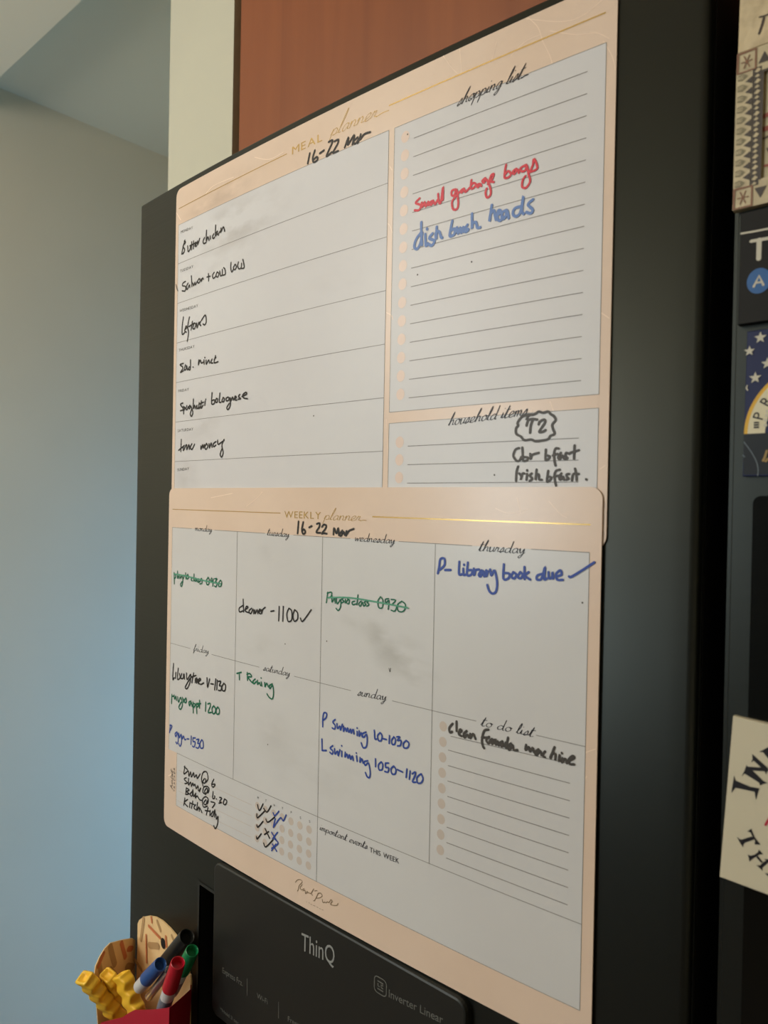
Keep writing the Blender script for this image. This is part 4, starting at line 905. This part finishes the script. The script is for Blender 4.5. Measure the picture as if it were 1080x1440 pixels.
# red front and right side
def prism(name, top, yb_fn, mat, z_bot, parent, t=0.0014, label=None):
    """upright card following plan points top = [(x, y, z)], extruded down to z_bot"""
    n = len(top); v = []
    for dy in (0, t):
        v += [(x, y+dy, z+Z0) for x, y, z in top]+[(x+(cxb-x)*0.12, y+dy+0.006*(1 if y < -0.01 else 0), z_bot+Z0) for x, y, z in top]
    f = []
    for i in range(n-1):
        f += [(i, i+1, n+i+1, n+i), (2*n+i, 3*n+i, 3*n+i+1, 2*n+i+1), (i, 2*n+i, 2*n+i+1, i+1), (n+i, n+i+1, 3*n+i+1, 3*n+i)]
    f += [(0, n, 3*n, 2*n), (n-1, 2*n+n-1, 3*n+n-1, 2*n-1)]
    return mesh_obj(name, v, f, mat, parent, label=label)
cxb = -0.23
YF = -0.043
q = hit((141.5, 1438.5), 1, YF); top = [(q.x, YF, q.z)]
for x, y in ((440, 870), (490, 835), (530, 815), (600, 815), (680, 811), (740, 805), (800, 795)):
    q = hit((ZQ[0]+x/ZQ[2], ZQ[1]+y/ZQ[2]), 1, YF); top.append((q.x, YF, q.z))
prism('front_card', top, None, M['redcard'], -0.605, o)
corner = top[-1]
rs = [corner]
for k, (x, y, Y) in enumerate(((860, 745, -0.029), (920, 690, -0.013), (958, 655, -0.002), (964, 560, 0.0008))):
    q = hit((ZQ[0]+x/ZQ[2], ZQ[1]+y/ZQ[2]), 1, Y); rs.append((q.x, Y, q.z))
prism('side_card', rs, None, M['redcard'], -0.605, o, label='red right side card')
ink = None
e = [hit((ZQ[0]+x/ZQ[2], ZQ[1]+y/ZQ[2]), 1, -0.0005) for x, y in ((962, 545), (966, 600), (958, 700), (952, 800), (955, 918))]
q = [Vector((p.x, p.y-.0004, p.z+Z0)) for p in e]; w_ = Vector((-0.0022, 0, 0)); d_ = Vector((0, 0.0016, 0)); v = []; f = []
for p in q: v += [p+w_, p, p+d_, p+w_+d_]
for i in range(len(q)-1):
    for k in range(4): f.append((4*i+k, 4*i+(k+1) % 4, 4*i+4+(k+1) % 4, 4*i+4+k))
mesh_obj('card_edge', v, f+[(3, 2, 1, 0), tuple(range(len(v)-4, len(v)))], M['card'], o, label='cream cut edge of the card')
box('base', (-0.276, -0.032, Z0-0.607), (-0.172, 0.001, Z0-0.6045), M['redcard'], o)
adopt(o)

def frame_of(axis):
    ax = axis.normalized(); h = Vector((0, -1, 0)); u = (h-ax*h.dot(ax)).normalized(); return ax, ax.cross(u), u
def lathe_along(name, A, B, prof, mat, parent=None, seg=28, label=None):
    """turned body between two points; prof = [(t along the axis in metres from A, radius)]"""
    ax, s, u = frame_of(B-A); v = []; f = []
    for t, r_ in prof:
        for k in range(seg):
            a = 2*math.pi*k/seg; v.append(A+ax*t+(s*math.cos(a)+u*math.sin(a))*r_)
    m_ = len(prof)
    for j in range(m_-1):
        for k in range(seg): f.append((j*seg+k, j*seg+(k+1) % seg, (j+1)*seg+(k+1) % seg, (j+1)*seg+k))
    f.append(tuple(range(seg-1, -1, -1))); f.append(tuple((m_-1)*seg+k for k in range(seg)))
    ob = mesh_obj(name, v, f, mat, parent, label=label)
    for p in ob.data.polygons: p.use_smooth = len(p.vertices) == 4
    ob.data.set_sharp_from_angle(angle=math.radians(40)) if hasattr(ob.data, 'set_sharp_from_angle') else None
    return ob
def W3(px, py, Y):
    P = at(px, py, Y); P.z += Z0; return P
M['barrel'] = new_mat('white marker barrel', rgb(206, 206, 208), 0.35)
M['barrelprint'] = new_mat('grey barrel print', rgb(110, 116, 130), 0.4)
g2 = 'markers in the chip box holder'
def marker(name, label, top, bot, col, r_, cap=0.030, body=0.034):
    o = empty(name, bot, label, 'marker', g2)
    ax = (bot-top).normalized()
    mt = new_mat(name+' plastic', col, 0.35)
    lathe_along('cap', top, bot, [(0.006, r_*.45), (0.006, r_*.72), (0.0004, r_*.80), (0, r_*.86), (0.0004, r_*.93), (0.002, r_*.95), (cap*.5, r_), (cap, r_*1.04), (cap+.0002, r_*.8)], mt, o)
    lathe_along('barrel', top+ax*(cap-.001), bot+ax*.1, [(0, r_*.8), (0.0006, r_*.92), (body, r_*.92), (body+.001, r_*.5)], M['barrel'], o, label='white barrel')
    if body > 0.03: lathe_along('barrel_print', top+ax*(cap+.012), bot+ax*.1, [(0, r_*.93), (0.0001, r_*.945), (body*.5, r_*.945), (body*.5+.0001, r_*.93)], M['barrelprint'], o, label='grey printed band')
    adopt(o); return o
marker('black_marker', 'black capped marker leaning at the back of the chip box, beside the dispenser', W3(263, 1317, -0.008), W3(236, 1352, -0.009), rgb(24, 26, 26), 0.0080, cap=0.048, body=0.012)
marker('green_marker', 'green capped marker behind the red one in the chip box', W3(270.5, 1336.5, -0.020), W3(256, 1366, -0.019), rgb(18, 124, 74), 0.0063)
marker('blue_marker', 'blue capped marker nearest the yellow toy chips', W3(225.8, 1355.5, -0.031), W3(202.5, 1381, -0.032), rgb(44, 86, 152), 0.0064, cap=0.031, body=0.018)
marker('red_marker', 'red capped marker in front of the green one, at the right of the box', W3(250.5, 1353.5, -0.039), W3(236.5, 1397.5, -0.036), rgb(186, 20, 44), 0.0066, cap=0.034)
# clear plastic pen between the blue and red markers
m = new_mat('clear plastic', rgb(196, 196, 204), 0.15); m.node_tree.nodes['Principled BSDF'].inputs['Transmission Weight'].default_value = 0.75
pen = empty('clear_pen', W3(205, 1418, -0.022), 'clear plastic pen lying between the blue and red markers', 'pen')
A = W3(238, 1364, -0.0235); B = W3(199, 1416, -0.0245)
lathe_along('barrel', A, B, [(0, .0028), (.0008, .0040), (.05, .0040), (.052, .0022)], m, pen)
lathe_along('ink_tube', A+(B-A)*.05, B, [(0, .0008), (.0003, .0013), (.044, .0013), (.0442, .0008)], new_mat('violet grey ink tube', rgb(96, 88, 116), 0.4), pen, label='violet grey refill')
adopt(pen)
# crinkle-cut toy chips
M['fry'] = mottle(new_mat('glossy yellow plastic', rgb(252, 204, 62), 0.35), rgb(248, 194, 50), 40)
g3 = 'crinkle cut toy chips in the marker holder'
def crinkle(label, top, bot, hw, hd, ln, ph=0.0, roll=0.0):
    ax, s, u = frame_of(bot-top)
    s, u = s*math.cos(roll)+u*math.sin(roll), u*math.cos(roll)-s*math.sin(roll)
    v = []; f = []; N_ = 16; steps = 44
    def ring(c, w_, d_, sh):
        for k in range(N_):
            a = 2*math.pi*(k+.5)/N_; ca, sa = math.cos(a), math.sin(a)
            x = math.copysign(abs(ca)**.30, ca)*w_; y = math.copysign(abs(sa)**.30, sa)*d_
            v.append(c+s*(x+sh)+u*y)
    # hollow end, rim, then the wavy body
    wave = lambda t: 0.0016*math.sin(2*math.pi*t/0.0125+ph)
    ring(top+ax*.0035, hw*.30, hd*.30, wave(0)); ring(top+ax*.0028, hw*.60, hd*.58, wave(0)); ring(top+ax*.0003, hw*.72, hd*.70, wave(0)); ring(top, hw*.86, hd*.84, wave(0))
    for i in range(steps+1):
        t = .0010+(ln-.001)*i/steps
        w_ = hw*(1+0.10*math.cos(2*math.pi*t/0.0125+ph)); ring(top+ax*t, w_, hd*(1+0.05*math.sin(2*math.pi*t/0.0125+ph)), wave(t))
    m_ = len(v)//N_
    for j in range(m_-1):
        for k in range(N_): f.append((j*N_+k, j*N_+(k+1) % N_, (j+1)*N_+(k+1) % N_, (j+1)*N_+k))
    f.append(tuple(range(N_-1, -1, -1))); f.append(tuple((m_-1)*N_+k for k in range(N_)))
    ob = mesh_obj('toy_chip', v, f, M['fry'], smooth=True)
    return tag(ob, label, 'toy chip', g3)
crinkle('yellow crinkle toy chip at the far left, hanging over the box rim', W3(119, 1374, -0.062), W3(175, 1440, -0.024), 0.0080, 0.0062, 0.066, 0.6, 0.2)
crinkle('yellow crinkle toy chip at the back, half hidden behind the middle one', W3(152, 1371, -0.042), W3(176, 1416, -0.020), 0.0080, 0.0058, 0.036, 2.0, 0.1)
crinkle('yellow crinkle toy chip standing upright in the middle, beside the blue marker', W3(171, 1369, -0.038), W3(193, 1425, -0.032), 0.0082, 0.0062, 0.056, 1.2, 0.0)
